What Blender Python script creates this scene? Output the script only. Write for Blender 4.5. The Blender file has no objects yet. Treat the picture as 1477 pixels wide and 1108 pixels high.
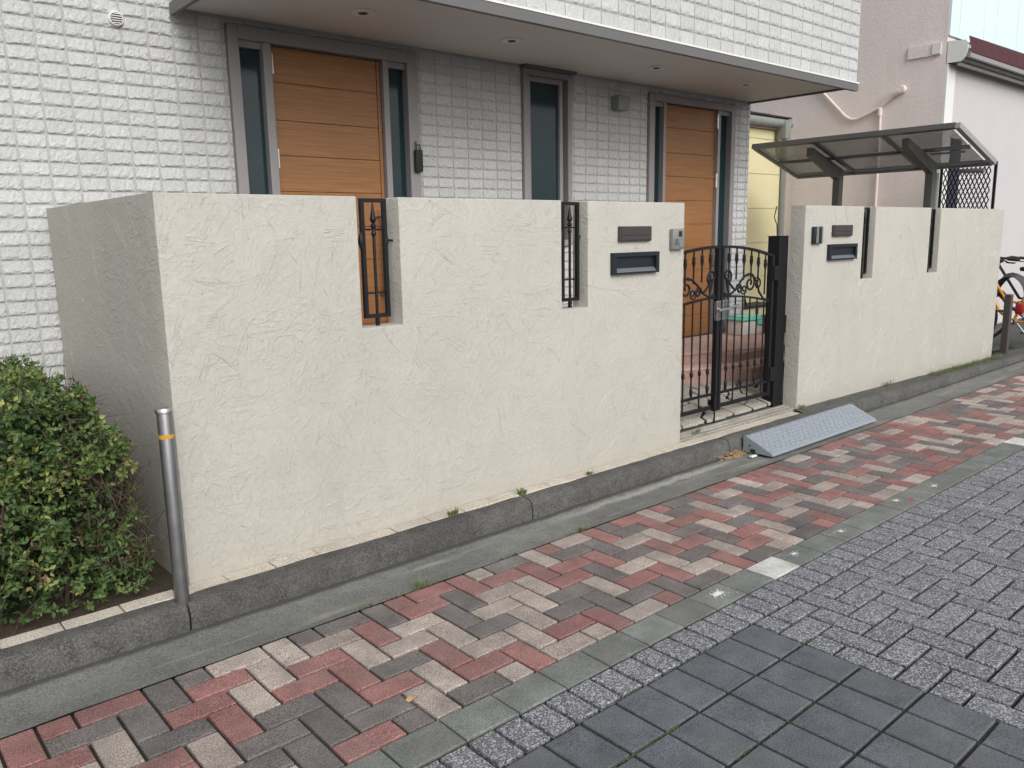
import bpy, bmesh, math, random
from mathutils import Vector, Matrix, noise
R = math.radians
random.seed(7)
S = bpy.context.scene
COL = S.collection
# ------------------------------------------------------------ camera
CAM = Vector((-1.03, -3.22, 1.48))
FPX = 1167.86
yaw, pit, rol = 0.714141424, 0.182115080, -0.0175767663
fw = Vector((math.sin(yaw)*math.cos(pit), math.cos(yaw)*math.cos(pit), -math.sin(pit)))
rt = Vector((math.cos(yaw), -math.sin(yaw), 0)); up = rt.cross(fw)
A = rt*math.cos(rol) + up*math.sin(rol); B = -rt*math.sin(rol) + up*math.cos(rol)
cd = bpy.data.cameras.new('camera'); cam = bpy.data.objects.new('camera', cd); COL.objects.link(cam)
cam.matrix_world = Matrix(((A.x, B.x, -fw.x, CAM.x), (A.y, B.y, -fw.y, CAM.y), (A.z, B.z, -fw.z, CAM.z), (0, 0, 0, 1)))
cd.sensor_width = 36; cd.lens = 36*FPX/1477; cd.clip_start = .02; cd.clip_end = 500
S.camera = cam
# ------------------------------------------------------------ light
SUN_EL, SUN_AZ = 36, -14          # azimuth measured from -Y towards +X
w = bpy.data.worlds.new('World'); S.world = w; w.use_nodes = True
nt = w.node_tree; bg = nt.nodes['Background']
sky = nt.nodes.new('ShaderNodeTexSky'); sky.sky_type = 'NISHITA'; sky.sun_disc = False
sky.sun_elevation = R(SUN_EL); sky.sun_rotation = R(180-SUN_AZ); sky.dust_density = 3; sky.air_density = 1.2
hs = nt.nodes.new('ShaderNodeHueSaturation'); hs.inputs['Saturation'].default_value = .22
nt.links.new(sky.outputs[0], hs.inputs['Color']); nt.links.new(hs.outputs[0], bg.inputs[0])
bg.inputs[1].default_value = .15
sd = bpy.data.lights.new('sun', 'SUN'); sd.energy = .95; sd.angle = R(32); sd.color = (1, .985, .955)
so = bpy.data.objects.new('sun', sd); COL.objects.link(so)
sdir = Vector((math.sin(R(SUN_AZ))*math.cos(R(SUN_EL)), -math.cos(R(SUN_AZ))*math.cos(R(SUN_EL)), math.sin(R(SUN_EL))))
so.rotation_euler = sdir.to_track_quat('Z', 'Y').to_euler(); so.location = (6, -8, 12)
S.view_settings.view_transform = 'Standard'; S.view_settings.look = 'None'
S.view_settings.exposure = .34; S.view_settings.gamma = 1; S.view_settings.use_curve_mapping = False

# ------------------------------------------------------------ helpers
def proj(p):
    q = Vector(p)-CAM; d = q.dot(fw)
    if d < .05: return None
    return 738.5+FPX*q.dot(A)/d, 554-FPX*q.dot(B)/d, d
def infr(p, m=15):
    q = proj(p)
    return q is not None and -m < q[0] < 1477+m and -m < q[1] < 1108+m

class MB:
    def __init__(s): s.v = []; s.f = []; s.r = []
    def add(s, vs, fs, r=0.0):
        n = len(s.v); s.v += [tuple(v) for v in vs]; s.f += [tuple(i+n for i in f) for f in fs]; s.r += [r]*len(fs)
    def box(s, x0, y0, z0, x1, y1, z1, M=None, r=0.0):
        vs = [Vector(p) for p in ((x0,y0,z0),(x1,y0,z0),(x1,y1,z0),(x0,y1,z0),(x0,y0,z1),(x1,y0,z1),(x1,y1,z1),(x0,y1,z1))]
        if M: vs = [M @ v for v in vs]
        s.add(vs, [(0,3,2,1),(4,5,6,7),(0,1,5,4),(1,2,6,5),(2,3,7,6),(3,0,4,7)], r)
    def cbox(s, x0, y0, z0, x1, y1, z1, c=.004, M=None, r=0.0):      # box with every edge chamfered
        bm = bmesh.new(); bmesh.ops.create_cube(bm, size=1)
        for v in bm.verts: v.co = Vector(((x0+x1)/2+v.co.x*(x1-x0), (y0+y1)/2+v.co.y*(y1-y0), (z0+z1)/2+v.co.z*(z1-z0)))
        bmesh.ops.bevel(bm, geom=bm.edges[:], offset=c, segments=2, affect='EDGES', profile=.5)
        bm.verts.ensure_lookup_table(); vs = [v.co.copy() for v in bm.verts]
        if M: vs = [M @ v for v in vs]
        s.add(vs, [[v.index for v in f.verts] for f in bm.faces], r); bm.free()
    def prism(s, poly, axis, a, b, r=0.0):        # poly in the two other axes, extruded along axis
        def P(u, v, t): return {'x': (t, u, v), 'y': (u, t, v), 'z': (u, v, t)}[axis]
        n = len(poly); vs = [P(u, v, a) for u, v in poly]+[P(u, v, b) for u, v in poly]
        fs = [tuple(range(n)), tuple(range(2*n-1, n-1, -1))]+[(i, i+n, (i+1) % n+n, (i+1) % n) for i in range(n)]
        s.add(vs, fs, r)
    def tube(s, pts, r, n=8, cap=True, rr=0.0):
        pts = [Vector(p) for p in pts]; rs = r if isinstance(r, (list, tuple)) else [r]*len(pts)
        vs = []; nrm = None
        for i, p in enumerate(pts):
            t = (pts[min(i+1, len(pts)-1)]-pts[max(i-1, 0)])
            if t.length < 1e-9: t = Vector((0, 0, 1))
            t.normalize()
            if nrm is None: nrm = t.orthogonal().normalized()
            else:
                nrm = nrm - t*nrm.dot(t)
                nrm = nrm.normalized() if nrm.length > 1e-6 else t.orthogonal().normalized()
            bn = t.cross(nrm)
            for k in range(n):
                a = 2*math.pi*k/n; vs.append(p+(nrm*math.cos(a)+bn*math.sin(a))*rs[i])
        fs = [(i*n+k, i*n+(k+1) % n, (i+1)*n+(k+1) % n, (i+1)*n+k) for i in range(len(pts)-1) for k in range(n)]
        if cap: fs += [tuple(range(n-1, -1, -1)), tuple((len(pts)-1)*n+k for k in range(n))]
        s.add(vs, fs, rr)
    def lathe(s, x, y, prof, n=20, rr=0.0):       # prof: (radius, z)
        s.tube_prof(Vector((x, y, 0)), Vector((0, 0, 1)), prof, n, rr)
    def tube_prof(s, o, ax, prof, n=20, rr=0.0):
        ax = Vector(ax).normalized(); u = ax.orthogonal().normalized(); v = ax.cross(u); o = Vector(o)
        vs = [o+ax*h+(u*math.cos(2*math.pi*k/n)+v*math.sin(2*math.pi*k/n))*max(r, 1e-4) for r, h in prof for k in range(n)]
        m = len(prof)
        fs = [(i*n+k, i*n+(k+1) % n, (i+1)*n+(k+1) % n, (i+1)*n+k) for i in range(m-1) for k in range(n)]
        fs += [tuple(range(n-1, -1, -1)), tuple((m-1)*n+k for k in range(n))]
        s.add(vs, fs, rr)
    def mesh(s, name, smooth=False):
        me = bpy.data.meshes.new(name); me.from_pydata(s.v, [], s.f)
        if any(s.r):
            at = me.attributes.new('rnd', 'FLOAT', 'FACE'); at.data.foreach_set('value', s.r)
        if smooth:
            me.polygons.foreach_set('use_smooth', [True]*len(me.polygons))
            try: me.set_sharp_from_angle(angle=R(35))
            except Exception: pass
        me.update(); return me
    def build(s, name, mat, parent=None, smooth=False, loc=None, kind=None):
        bm = bmesh.new(); me = s.mesh(name, smooth)
        if len(me.polygons) < 60000:
            bm.from_mesh(me); bmesh.ops.recalc_face_normals(bm, faces=bm.faces[:]); bm.to_mesh(me)
        bm.free()
        o = bpy.data.objects.new(name, me); me.materials.append(mat); COL.objects.link(o)
        if loc is not None:
            L = Vector(loc); me.transform(Matrix.Translation(-L)); o.location = L
        if parent is not None:
            o.parent = parent
            if loc is None: o.matrix_parent_inverse = pinv(parent)
            else: o.matrix_parent_inverse = pinv(parent)
        if kind: o['kind'] = kind
        return o
def world(o):
    m = Matrix.LocRotScale(o.location, o.rotation_euler, o.scale)
    if o.parent: m = world(o.parent) @ o.matrix_parent_inverse @ m
    return m
def pinv(o): return world(o).inverted()
def inst(name, me, mat_world, parent):
    o = bpy.data.objects.new(name, me); COL.objects.link(o); o.parent = parent
    o.matrix_parent_inverse = pinv(parent)
    l, q, sc = mat_world.decompose(); o.location = l; o.rotation_euler = q.to_euler(); o.scale = sc
    return o
def tag(o, label=None, cat=None, group=None, kind=None):
    if label: o['label'] = label
    if cat: o['category'] = cat
    if group: o['group'] = group
    if kind: o['kind'] = kind
    return o
def thing(name, label, cat, loc=(0, 0, 0), group=None):
    o = bpy.data.objects.new(name, None); COL.objects.link(o); o.location = loc; o.empty_display_size = .1
    return tag(o, label, cat, group)
def copy_tree(o, parent=None):
    c = o.copy(); COL.objects.link(c)
    if parent is not None: c.parent = parent
    for ch in [x for x in COL.objects if x.parent == o]: copy_tree(ch, c)
    return c

# ------------------------------------------------------------ materials
class NG:
    def __init__(s, name):
        s.m = bpy.data.materials.new(name); s.m.use_nodes = True; s.t = s.m.node_tree; s.n = s.t.nodes
        s.b = s.n['Principled BSDF']; g = s.n.new('ShaderNodeNewGeometry'); s.pos = g.outputs['Position']; s.g = g
    def link(s, a, b): s.t.links.new(a, b)
    def setin(s, sock, v):
        if hasattr(v, 'is_linked') or hasattr(v, 'links'): s.link(v, sock)
        else: sock.default_value = v
    def math(s, op, a, b=0.0, clamp=False):
        n = s.n.new('ShaderNodeMath'); n.operation = op; n.use_clamp = clamp; s.setin(n.inputs[0], a); s.setin(n.inputs[1], b); return n.outputs[0]
    def map(s, v, sc=(1, 1, 1), rot=(0, 0, 0)):
        n = s.n.new('ShaderNodeMapping'); s.setin(n.inputs[0], v); n.inputs['Scale'].default_value = sc; n.inputs['Rotation'].default_value = rot; return n.outputs[0]
    def noise(s, sc, det=2, rough=.5, vec=None, dist=0.0, out=0):
        n = s.n.new('ShaderNodeTexNoise'); s.setin(n.inputs['Vector'], vec or s.pos); s.setin(n.inputs['Scale'], sc)
        n.inputs['Detail'].default_value = det; n.inputs['Roughness'].default_value = rough; n.inputs['Distortion'].default_value = dist; return n.outputs[out]
    def vor(s, sc, vec=None, feat='F1', rnd=1.0):
        n = s.n.new('ShaderNodeTexVoronoi'); n.feature = feat; s.setin(n.inputs['Vector'], vec or s.pos); s.setin(n.inputs['Scale'], sc)
        n.inputs['Randomness'].default_value = rnd; return n
    def ramp(s, f, stops):
        n = s.n.new('ShaderNodeValToRGB'); s.setin(n.inputs[0], f); e = n.color_ramp.elements
        while len(e) < len(stops): e.new(.5)
        for i, (p, c) in enumerate(stops):
            e[i].position = p; e[i].color = (c, c, c, 1) if not hasattr(c, '__len__') else (*c, 1)
        return n.outputs[0]
    def mix(s, f, a, b, mode='MIX'):
        n = s.n.new('ShaderNodeMix'); n.data_type = 'RGBA'; n.blend_type = mode
        s.setin(n.inputs[0], f)
        for k, v in ((6, a), (7, b)):
            if isinstance(v, tuple) and len(v) == 3: v = (*v, 1)
            s.setin(n.inputs[k], v)
        return n.outputs[2]
    def rnd(s):
        oi = s.n.new('ShaderNodeObjectInfo'); at = s.n.new('ShaderNodeAttribute'); at.attribute_name = 'rnd'
        return s.math('FRACT', s.math('ADD', oi.outputs['Random'], at.outputs['Fac']))
    def vary(s, col, amt=.2):
        f = s.math('ADD', s.math('MULTIPLY', s.rnd(), 2*amt), 1-amt); n = s.n.new('ShaderNodeHueSaturation')
        s.setin(n.inputs['Color'], col if not isinstance(col, tuple) else (*col, 1)); s.link(f, n.inputs['Value']); return n.outputs[0]
    def bump(s, h, st=.3, dist=.01, nrm=None):
        n = s.n.new('ShaderNodeBump'); n.inputs['Strength'].default_value = st; n.inputs['Distance'].default_value = dist
        s.setin(n.inputs['Height'], h)
        if nrm is not None: s.link(nrm, n.inputs['Normal'])
        return n.outputs[0]
    def done(s, col=None, rough=.8, nrm=None, metal=0.0, spec=.5):
        if col is not None: s.setin(s.b.inputs['Base Color'], (*col, 1) if isinstance(col, tuple) and len(col) == 3 else col)
        s.setin(s.b.inputs['Roughness'], rough); s.b.inputs['Metallic'].default_value = metal
        s.b.inputs['Specular IOR Level'].default_value = spec
        if nrm is not None: s.link(nrm, s.b.inputs['Normal'])
        return s.m
def simple(name, col, rough=.5, metal=0.0, vary=.12, sc=30, bump=.0, spec=.5):
    g = NG(name); n = g.noise(sc, 4, .6); c = g.mix(n, tuple(x*(1-vary) for x in col), tuple(min(1, x*(1+vary)) for x in col))
    r = g.math('ADD', g.math('MULTIPLY', g.noise(sc*.4, 3), .25), rough-.12)
    nr = g.bump(g.noise(sc*6, 3), bump, .002) if bump else None
    return g.done(c, r, nr, metal, spec)

def m_stucco():
    g = NG('cream trowelled stucco')
    wv = g.n.new('ShaderNodeVectorMath'); wv.operation = 'MULTIPLY_ADD'
    g.link(g.noise(3.0, 3, .5, out=1), wv.inputs[0]); wv.inputs[1].default_value = (.09,)*3; g.link(g.pos, wv.inputs[2])
    warped = wv.outputs[0]
    tot = None
    # sweeping broken ridges left by the trowel: contour lines of stretched noise, in bunches
    for sc, msc, th, wgt, lv, wd, off in (((2.2, 2, 1.1), 3.0, .54, 1.0, 9, .036, (0, R(38), 0)), ((1.5, 2, 3.0), 2.4, .56, .9, 8, .034, (0, R(20), 0)),
                                     ((3.2, 2, 2.2), 4.0, .57, .8, 7, .04, (0, R(-30), .4)), ((4.5, 3, 3.0), 5.2, .53, .75, 9, .055, (0, R(62), 1.0)), ((7.5, 3, 3.2), 4.4, .51, .6, 9, .07, (0, R(33), 2.0)), ((4.0, 3, 9.0), 4.9, .52, .55, 9, .07, (0, R(48), 3.0))):
        n1 = g.noise(1.0, .6, .4, vec=g.map(warped, sc, off))
        pp = g.math('PINGPONG', g.math('MULTIPLY', n1, lv), .5)
        edge = g.math('SUBTRACT', 1.0, g.math('DIVIDE', pp, wd), True)
        mask = g.ramp(g.noise(msc, 3, .65, vec=g.map(warped, (1.0, 1, 1.0), (0, off[1]+1, 1))), [(th, 0.0), (th+.05, 1.0)])
        e = g.math('MULTIPLY', g.math('MULTIPLY', edge, mask), wgt)
        tot = e if tot is None else g.math('MAXIMUM', tot, e)
    # short diagonal drags
    st = g.noise(1.0, 4, .55, vec=g.map(warped, (9, 9, 38), (0, R(42), 0)), dist=.6)
    drag = g.ramp(st, [(.53, 0.0), (.60, 1.0)])
    st2 = g.noise(1.0, 4, .55, vec=g.map(warped, (30, 9, 8), (0, R(24), 0)), dist=.8)
    drag2 = g.ramp(st2, [(.56, 0.0), (.62, 1.0)])
    patch = g.ramp(g.noise(2.4, 3, .6), [(.45, 0.05), (.66, 1.0)])
    tot = g.math('MULTIPLY', tot, .45)
    h = g.math('ADD', tot, g.math('MULTIPLY', g.math('MULTIPLY', g.math('MAXIMUM', drag, drag2), patch), .55))
    rough_patch = g.ramp(g.noise(5, 3), [(.4, .25), (.65, 1.0)])
    h = g.math('ADD', h, g.math('MULTIPLY', g.math('MULTIPLY', g.noise(85, 5, .75), rough_patch), 1.0))
    h = g.math('ADD', h, g.math('MULTIPLY', g.noise(14, 4, .6), 1.1))
    h = g.math('ADD', h, g.math('MULTIPLY', g.ramp(g.noise(38, 4, .7, vec=g.map(warped, (1.6, 1, .8), (0, R(40), 0))), [(.48, 0.0), (.60, 1.0)]), .38))
    nr = g.bump(h, .78, .0044)
    c = g.mix(g.noise(1.7, 5, .6), (.42, .404, .362), (.482, .463, .418))
    tot = g.math('MULTIPLY', tot, .3)
    z = g.n.new('ShaderNodeSeparateXYZ'); g.link(g.pos, z.inputs[0])
    dirt = g.math('MULTIPLY', g.ramp(g.math('ADD', z.outputs[2], g.math('MULTIPLY', g.noise(9, 4), .12)), [(.14, 1.0), (.27, 0.0)]), .35)
    c = g.mix(dirt, c, (.36, .33, .27))
    grime = g.math('MULTIPLY', g.ramp(g.noise(1.0, 5, .6, vec=g.map(g.pos, (2.5, 2.5, .6))), [(.5, 0.0), (.75, 1.0)]), .25)
    c = g.mix(grime, c, (.355, .347, .318))
    return g.done(c, .85, nr, spec=.25)
def m_siding(name, base, dark):
    g = NG(name)
    c = g.mix(g.ramp(g.noise(170, 4, .8), [(.40, 0.0), (.58, 1.0)]), tuple(x*.72 for x in base), tuple(min(1, x*1.10) for x in base))
    st = g.math('MULTIPLY', g.ramp(g.noise(1.0, 5, .65, vec=g.map(g.pos, (5, 5, 1.2))), [(.5, 0.0), (.78, 1.0)]), .35)
    c = g.mix(st, c, dark)
    c = g.vary(c, .055)
    h = g.math('ADD', g.noise(160, 4, .75), g.math('MULTIPLY', g.noise(45, 3, .6), 1.5))
    return g.done(c, .8, g.bump(h, .65, .0035), spec=.3)
def m_paver(name, c0, c1, var=.15, speck=.5):
    g = NG(name)
    n = g.noise(230, 4, .85); f = g.ramp(n, [(.42, 0.0), (.58, 1.0)])
    c = g.mix(f, tuple(x*(1-speck) for x in c0), tuple(min(1, x*(1+speck)) for x in c1))
    big = g.ramp(g.noise(7, 5, .65), [(.35, .72), (.7, 1.14)])
    mm = g.n.new('ShaderNodeMix'); mm.data_type = 'RGBA'; mm.blend_type = 'MULTIPLY'; mm.inputs[0].default_value = 1
    g.link(c, mm.inputs[6]); g.link(big, mm.inputs[7])
    c = g.vary(mm.outputs[2], var)
    gr = g.math('MULTIPLY', g.ramp(g.noise(2.6, 6, .75), [(.46, 0.0), (.68, 1.0)]), .42)
    c = g.mix(gr, c, (.15, .143, .132))
    sp_ = g.math('MULTIPLY', g.ramp(g.noise(34, 3, .7), [(.60, 0.0), (.72, 1.0)]), .35)
    c = g.mix(sp_, c, (.09, .085, .08))
    h = g.math('ADD', g.noise(300, 4, .8), g.math('MULTIPLY', g.noise(60, 3), 1.2))
    return g.done(c, .88, g.bump(h, .5, .0022), spec=.3)
def m_granite():
    g = NG('speckled granite paver')
    v = g.vor(210); f = g.n.new('ShaderNodeSeparateColor'); g.link(v.outputs['Color'], f.inputs[0])
    c = g.ramp(f.outputs[0], [(.0, (.02, .02, .028)), (.38, (.062, .064, .078)), (.58, (.175, .18, .20)), (.80, (.35, .355, .375)), (1.0, (.56, .56, .58))])
    c2 = g.mix(.35, c, g.ramp(g.noise(420, 2), [(.38, (.04, .042, .05)), (.62, (.34, .345, .37))]))
    c2 = g.vary(c2, .09)
    gr = g.math('MULTIPLY', g.ramp(g.noise(3, 4, .7), [(.5, 0.0), (.8, 1.0)]), .3)
    c2 = g.mix(gr, c2, (.17, .165, .15))
    return g.done(c2, .75, g.bump(g.math('ADD', v.outputs['Distance'], g.noise(300, 3)), .5, .002), spec=.35)
def m_conc(name, c0, c1, sc=4, wet=None, bump=.45, streak=False, line=None):
    g = NG(name)
    c = g.mix(g.ramp(g.noise(sc, 6, .7), [(.3, 0.0), (.7, 1.0)]), c0, c1)
    c = g.mix(g.math('MULTIPLY', g.ramp(g.noise(120, 4, .9), [(.47, 0.0), (.57, 1.0)]), .7), c, tuple(x*1.7 for x in c1))
    c = g.mix(g.math('MULTIPLY', g.ramp(g.noise(1.3, 5, .7), [(.42, 0.0), (.68, 1.0)]), .45), c, tuple(x*.75 for x in c0))
    if streak:
        s = g.ramp(g.noise(1.0, 6, .65, vec=g.map(g.pos, (1.1, 9, 1))), [(.56, 0.0), (.70, 1.0)])
        c = g.mix(g.math('MULTIPLY', s, .6), c, streak)
    if line:
        sp = g.n.new('ShaderNodeSeparateXYZ'); g.link(g.pos, sp.inputs[0])
        yy = g.math('ADD', sp.outputs[1], g.math('MULTIPLY', g.noise(7, 5, .7), .05))
        c = g.mix(g.ramp(g.math('ADD', yy, 1.0), [(.795, 0.0), (.815, .85)]), c, line)
        ab = g.math('ABSOLUTE', g.math('ADD', g.math('ADD', sp.outputs[1], .262), g.math('MULTIPLY', g.math('SUBTRACT', g.noise(5, 4, .7), .5), .09)))
        mx = g.math('MULTIPLY', g.ramp(g.math('DIVIDE', sp.outputs[0], 10.0), [(.17, 0.0), (.24, 1.0), (.33, 1.0), (.36, 0.0)]), g.ramp(ab, [(.008, .75), (.038, 0.0)]))
        c = g.mix(g.math('MULTIPLY', mx, g.ramp(g.noise(60, 4, .8), [(.35, .4), (.6, 1.0)])), c, (.42, .41, .38))
    g2 = g.math('ADD', g.noise(140, 5, .8), g.math('MULTIPLY', g.noise(18, 4, .6), 1.4))
    return g.done(c, .9, g.bump(g2, bump, .005), spec=.25)
def m_wood():
    g = NG('orange brown wood door')
    n = g.noise(1.0, 6, .65, vec=g.map(g.pos, (3, 3, 130)), dist=.4)
    c = g.ramp(n, [(.3, (.225, .102, .038)), (.5, (.305, .143, .055)), (.72, (.375, .186, .077))])
    c = g.mix(g.math('MULTIPLY', g.ramp(g.noise(1.0, 5, .7, vec=g.map(g.pos, (5, 3, 330))), [(.42, 0.0), (.62, 1.0)]), .45), c, (.19, .08, .028))
    return g.done(c, .42, g.bump(n, .12, .002), spec=.4)
def m_glass(name, tint=(.008, .022, .028), hatch=True):
    g = NG(name)
    nr = g.bump(g.noise(1.0, 2, .5, vec=g.map(g.pos, (60, 10, 60), (0, R(35), 0))), .10, .002) if hatch else None
    c = g.mix(g.noise(2, 3), tint, tuple(x*1.7 for x in tint))
    m = g.done(c, .10, nr, spec=.42)
    return m
def m_pink():
    g = NG('pale pink sprayed wall render')
    c = g.mix(g.noise(1.3, 6, .65), (.74, .66, .64), (.80, .73, .71))
    st = g.ramp(g.noise(1.0, 6, .7, vec=g.map(g.pos, (3, 3, .45))), [(.47, 0.0), (.75, 1.0)])
    c = g.mix(g.math('MULTIPLY', st, .35), c, (.60, .52, .49))
    h = g.math('ADD', g.noise(55, 4, .75), g.math('MULTIPLY', g.noise(22, 3), .8))
    return g.done(c, .9, g.bump(h, .5, .012), spec=.2)
def m_soffit():
    g = NG('ribbed taupe soffit board')
    x = g.n.new('ShaderNodeSeparateXYZ'); g.link(g.pos, x.inputs[0])
    wv = g.math('PINGPONG', x.outputs[1], .0125)
    nr = g.bump(g.ramp(wv, [(0.0, 0.0), (.0035, 1.0)]), .5, .002)
    c = g.mix(g.noise(3, 3), (.60, .58, .55), (.66, .64, .61))
    return g.done(c, .6, nr)
def m_leaf():
    g = NG('hedge leaf')
    at = g.n.new('ShaderNodeAttribute'); at.attribute_name = 'rnd'
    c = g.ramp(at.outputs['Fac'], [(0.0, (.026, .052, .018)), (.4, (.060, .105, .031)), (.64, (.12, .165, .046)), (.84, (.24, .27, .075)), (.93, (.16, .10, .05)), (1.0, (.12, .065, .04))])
    m = g.done(c, .55, None, spec=.35)
    g.b.inputs['Transmission Weight'].default_value = 0
    return m
M = {}
M['stucco'] = m_stucco()
M['siding'] = m_siding('white grey rock face siding', (.52, .528, .528), (.46, .46, .45))
M['sidback'] = m_siding('pale siding joint', (.47, .47, .465), (.40, .40, .39))
M['red'] = m_paver('red clay coloured paver', (.24, .118, .108), (.295, .150, .138))
M['cream'] = m_paver('cream paver', (.325, .27, .238), (.405, .345, .308))
M['char'] = m_paver('charcoal brown paver', (.132, .117, .114), (.168, .15, .146))
M['border'] = m_paver('green grey concrete border tile', (.155, .167, .155), (.20, .212, .198), .14, .32)
M['bwhite'] = m_paver('border tile stained white', (.60, .61, .58), (.72, .73, .70), .02, .10)
M['dark'] = m_paver('slate grey paving tile', (.093, .102, .117), (.125, .134, .152), .09, .38)
M['granite'] = m_granite()
M['joint'] = m_conc('sandy paving joint', (.014, .014, .014), (.040, .038, .032), 8)
M['gutter'] = m_conc('cement gutter', (.10, .102, .096), (.185, .186, .173), 7, streak=(.36, .35, .31), line=(.05, .048, .042))
M['kerb'] = m_conc('weathered dark kerb concrete', (.04, .04, .039), (.115, .112, .105), 14, bump=1.0)
M['asphalt'] = m_conc('grey asphalt', (.045, .045, .045), (.075, .075, .073), 3)
M['soil'] = m_conc('brown planting soil', (.04, .03, .022), (.085, .065, .045), 12, bump=1)
M['ctile'] = m_conc('cream edging tile', (.36, .32, .27), (.52, .47, .40), 9, bump=.4)
M['flag'] = m_conc('pale yard flagstone', (.19, .18, .155), (.36, .33, .29), 5, bump=.5)
M['ptile'] = m_conc('pink terrace tile', (.46, .30, .25), (.55, .38, .32), 6, bump=.15)
M['prise'] = m_conc('brown pink step riser tile', (.30, .19, .16), (.38, .25, .21), 6, bump=.15)
M['wood'] = m_wood()
M['frame'] = simple('mauve grey aluminium frame', (.26, .246, .25), .45, .0, .06, 8)
M['iron'] = simple('black wrought iron', (.008, .008, .010), .5, .0, .3, 40, .3, .3)
M['post'] = simple('black gate post', (.006, .006, .009), .5, 0, .2, 20, .2, .3)
M['glass'] = m_glass('teal patterned glass')
M['steel'] = simple('brushed steel', (.50, .50, .51), .28, 1.0, .15, 30)
M['dsteel'] = simple('dull bollard steel', (.27, .27, .28), .36, .9, .2, 30)
M['silver'] = simple('silver plastic', (.24, .245, .24), .4, .3, .08, 20)
M['soffit'] = m_soffit()
M['fascia'] = simple('dark bronze fascia trim', (.125, .12, .122), .5, 0, .1, 8)
M['white'] = simple('white painted metal', (.72, .72, .70), .45, 0, .06, 8)
M['brownplate'] = simple('dark bronze plate', (.060, .050, .052), .4, .2, .1, 30)
M['slot'] = simple('blue black metal', (.016, .020, .028), .38, .2, .2, 30)
M['slotlip'] = simple('grey blue metal lip', (.16, .175, .20), .35, .3, .1, 30)
M['pink'] = m_pink()
M['pipe'] = simple('cream painted pipe', (.74, .64, .59), .5, 0, .15, 15, .2)
M['yellow'] = simple('pale yellow metal wall panel', (.66, .60, .37), .5, 0, .10, 2.5)
M['gutterpipe'] = simple('weathered grey green gutter', (.23, .245, .23), .55, 0, .25, 12)
M['roofdark'] = simple('dark roof edge', (.03, .032, .036), .6, 0, .2, 12)
M['cport'] = simple('grey canopy aluminium', (.12, .122, .118), .42, .3, .08, 10)
M['edge'] = simple('pale grey aluminium edge', (.36, .365, .36), .4, .3, .08, 10)
M['mauve'] = simple('pale mauve painted shop wall', (.52, .49, .505), .7, 0, .05, 2, .2)
M['cyan'] = simple('pale blue white cladding', (.66, .78, .82), .35, 0, .04, 2)
M['maroon'] = simple('maroon awning cloth', (.06, .012, .016), .8, 0, .2, 8, .2)
M['ramp'] = simple('blue grey moulded plastic', (.235, .265, .30), .55, 0, .10, 25, .2)
M['tread'] = simple('pale blue grey tread', (.33, .36, .395), .5, 0, .10, 25, .2)
M['orange'] = simple('orange yellow bicycle paint', (.62, .27, .02), .3, 0, .08, 20)
M['rubber'] = simple('black rubber', (.02, .02, .02), .7, 0, .2, 30)
M['navy'] = simple('dark navy sheet', (.018, .022, .045), .6, 0, .2, 10)
M['redpl'] = simple('red plastic', (.30, .02, .018), .45, 0, .08, 20)
M['mint'] = simple('mint green plastic', (.22, .66, .50), .45, 0, .05, 20)
M['planter'] = simple('dark red plastic planter', (.10, .025, .022), .5, 0, .12, 20)
M['brownpost'] = simple('brown grey steel post', (.085, .072, .068), .5, .2, .15, 20)
M['tape'] = simple('yellow reflective tape', (.50, .27, .02), .5, 0, .15, 60)
M['twig'] = simple('brown twig', (.075, .048, .035), .8, 0, .4, 30)
M['leaf'] = m_leaf()
M['moss'] = simple('olive joint moss', (.10, .105, .045), .8, 0, .5, 60)
M['grass'] = simple('green weed', (.11, .15, .045), .7, 0, .4, 60)
M['deadleaf'] = simple('tan dead leaf', (.42, .28, .13), .7, 0, .25, 60)
M['splash'] = simple('white paint splash', (.70, .70, .67), .8, 0, .1, 60)
M['redsplash'] = simple('red paint splash', (.50, .06, .08), .8, 0, .1, 60)
g = NG('smoked canopy sheet'); g.b.inputs['Alpha'].default_value = .58
M['poly'] = g.done(g.mix(g.noise(6, 4), (.20, .20, .20), (.28, .28, .28)), .35)

# ------------------------------------------------------------ ground
def plane(name, x0, y0, x1, y1, z, mat, z2=None):
    b = MB(); b.add([(x0, y0, z), (x1, y0, z), (x1, y1, z if z2 is None else z2), (x0, y1, z if z2 is None else z2)], [(0, 1, 2, 3)])
    o = b.build(name, mat); o['kind'] = 'structure'; return o
plane('ground', -150, -150, 150, 150, -.030, M['asphalt'])

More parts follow.
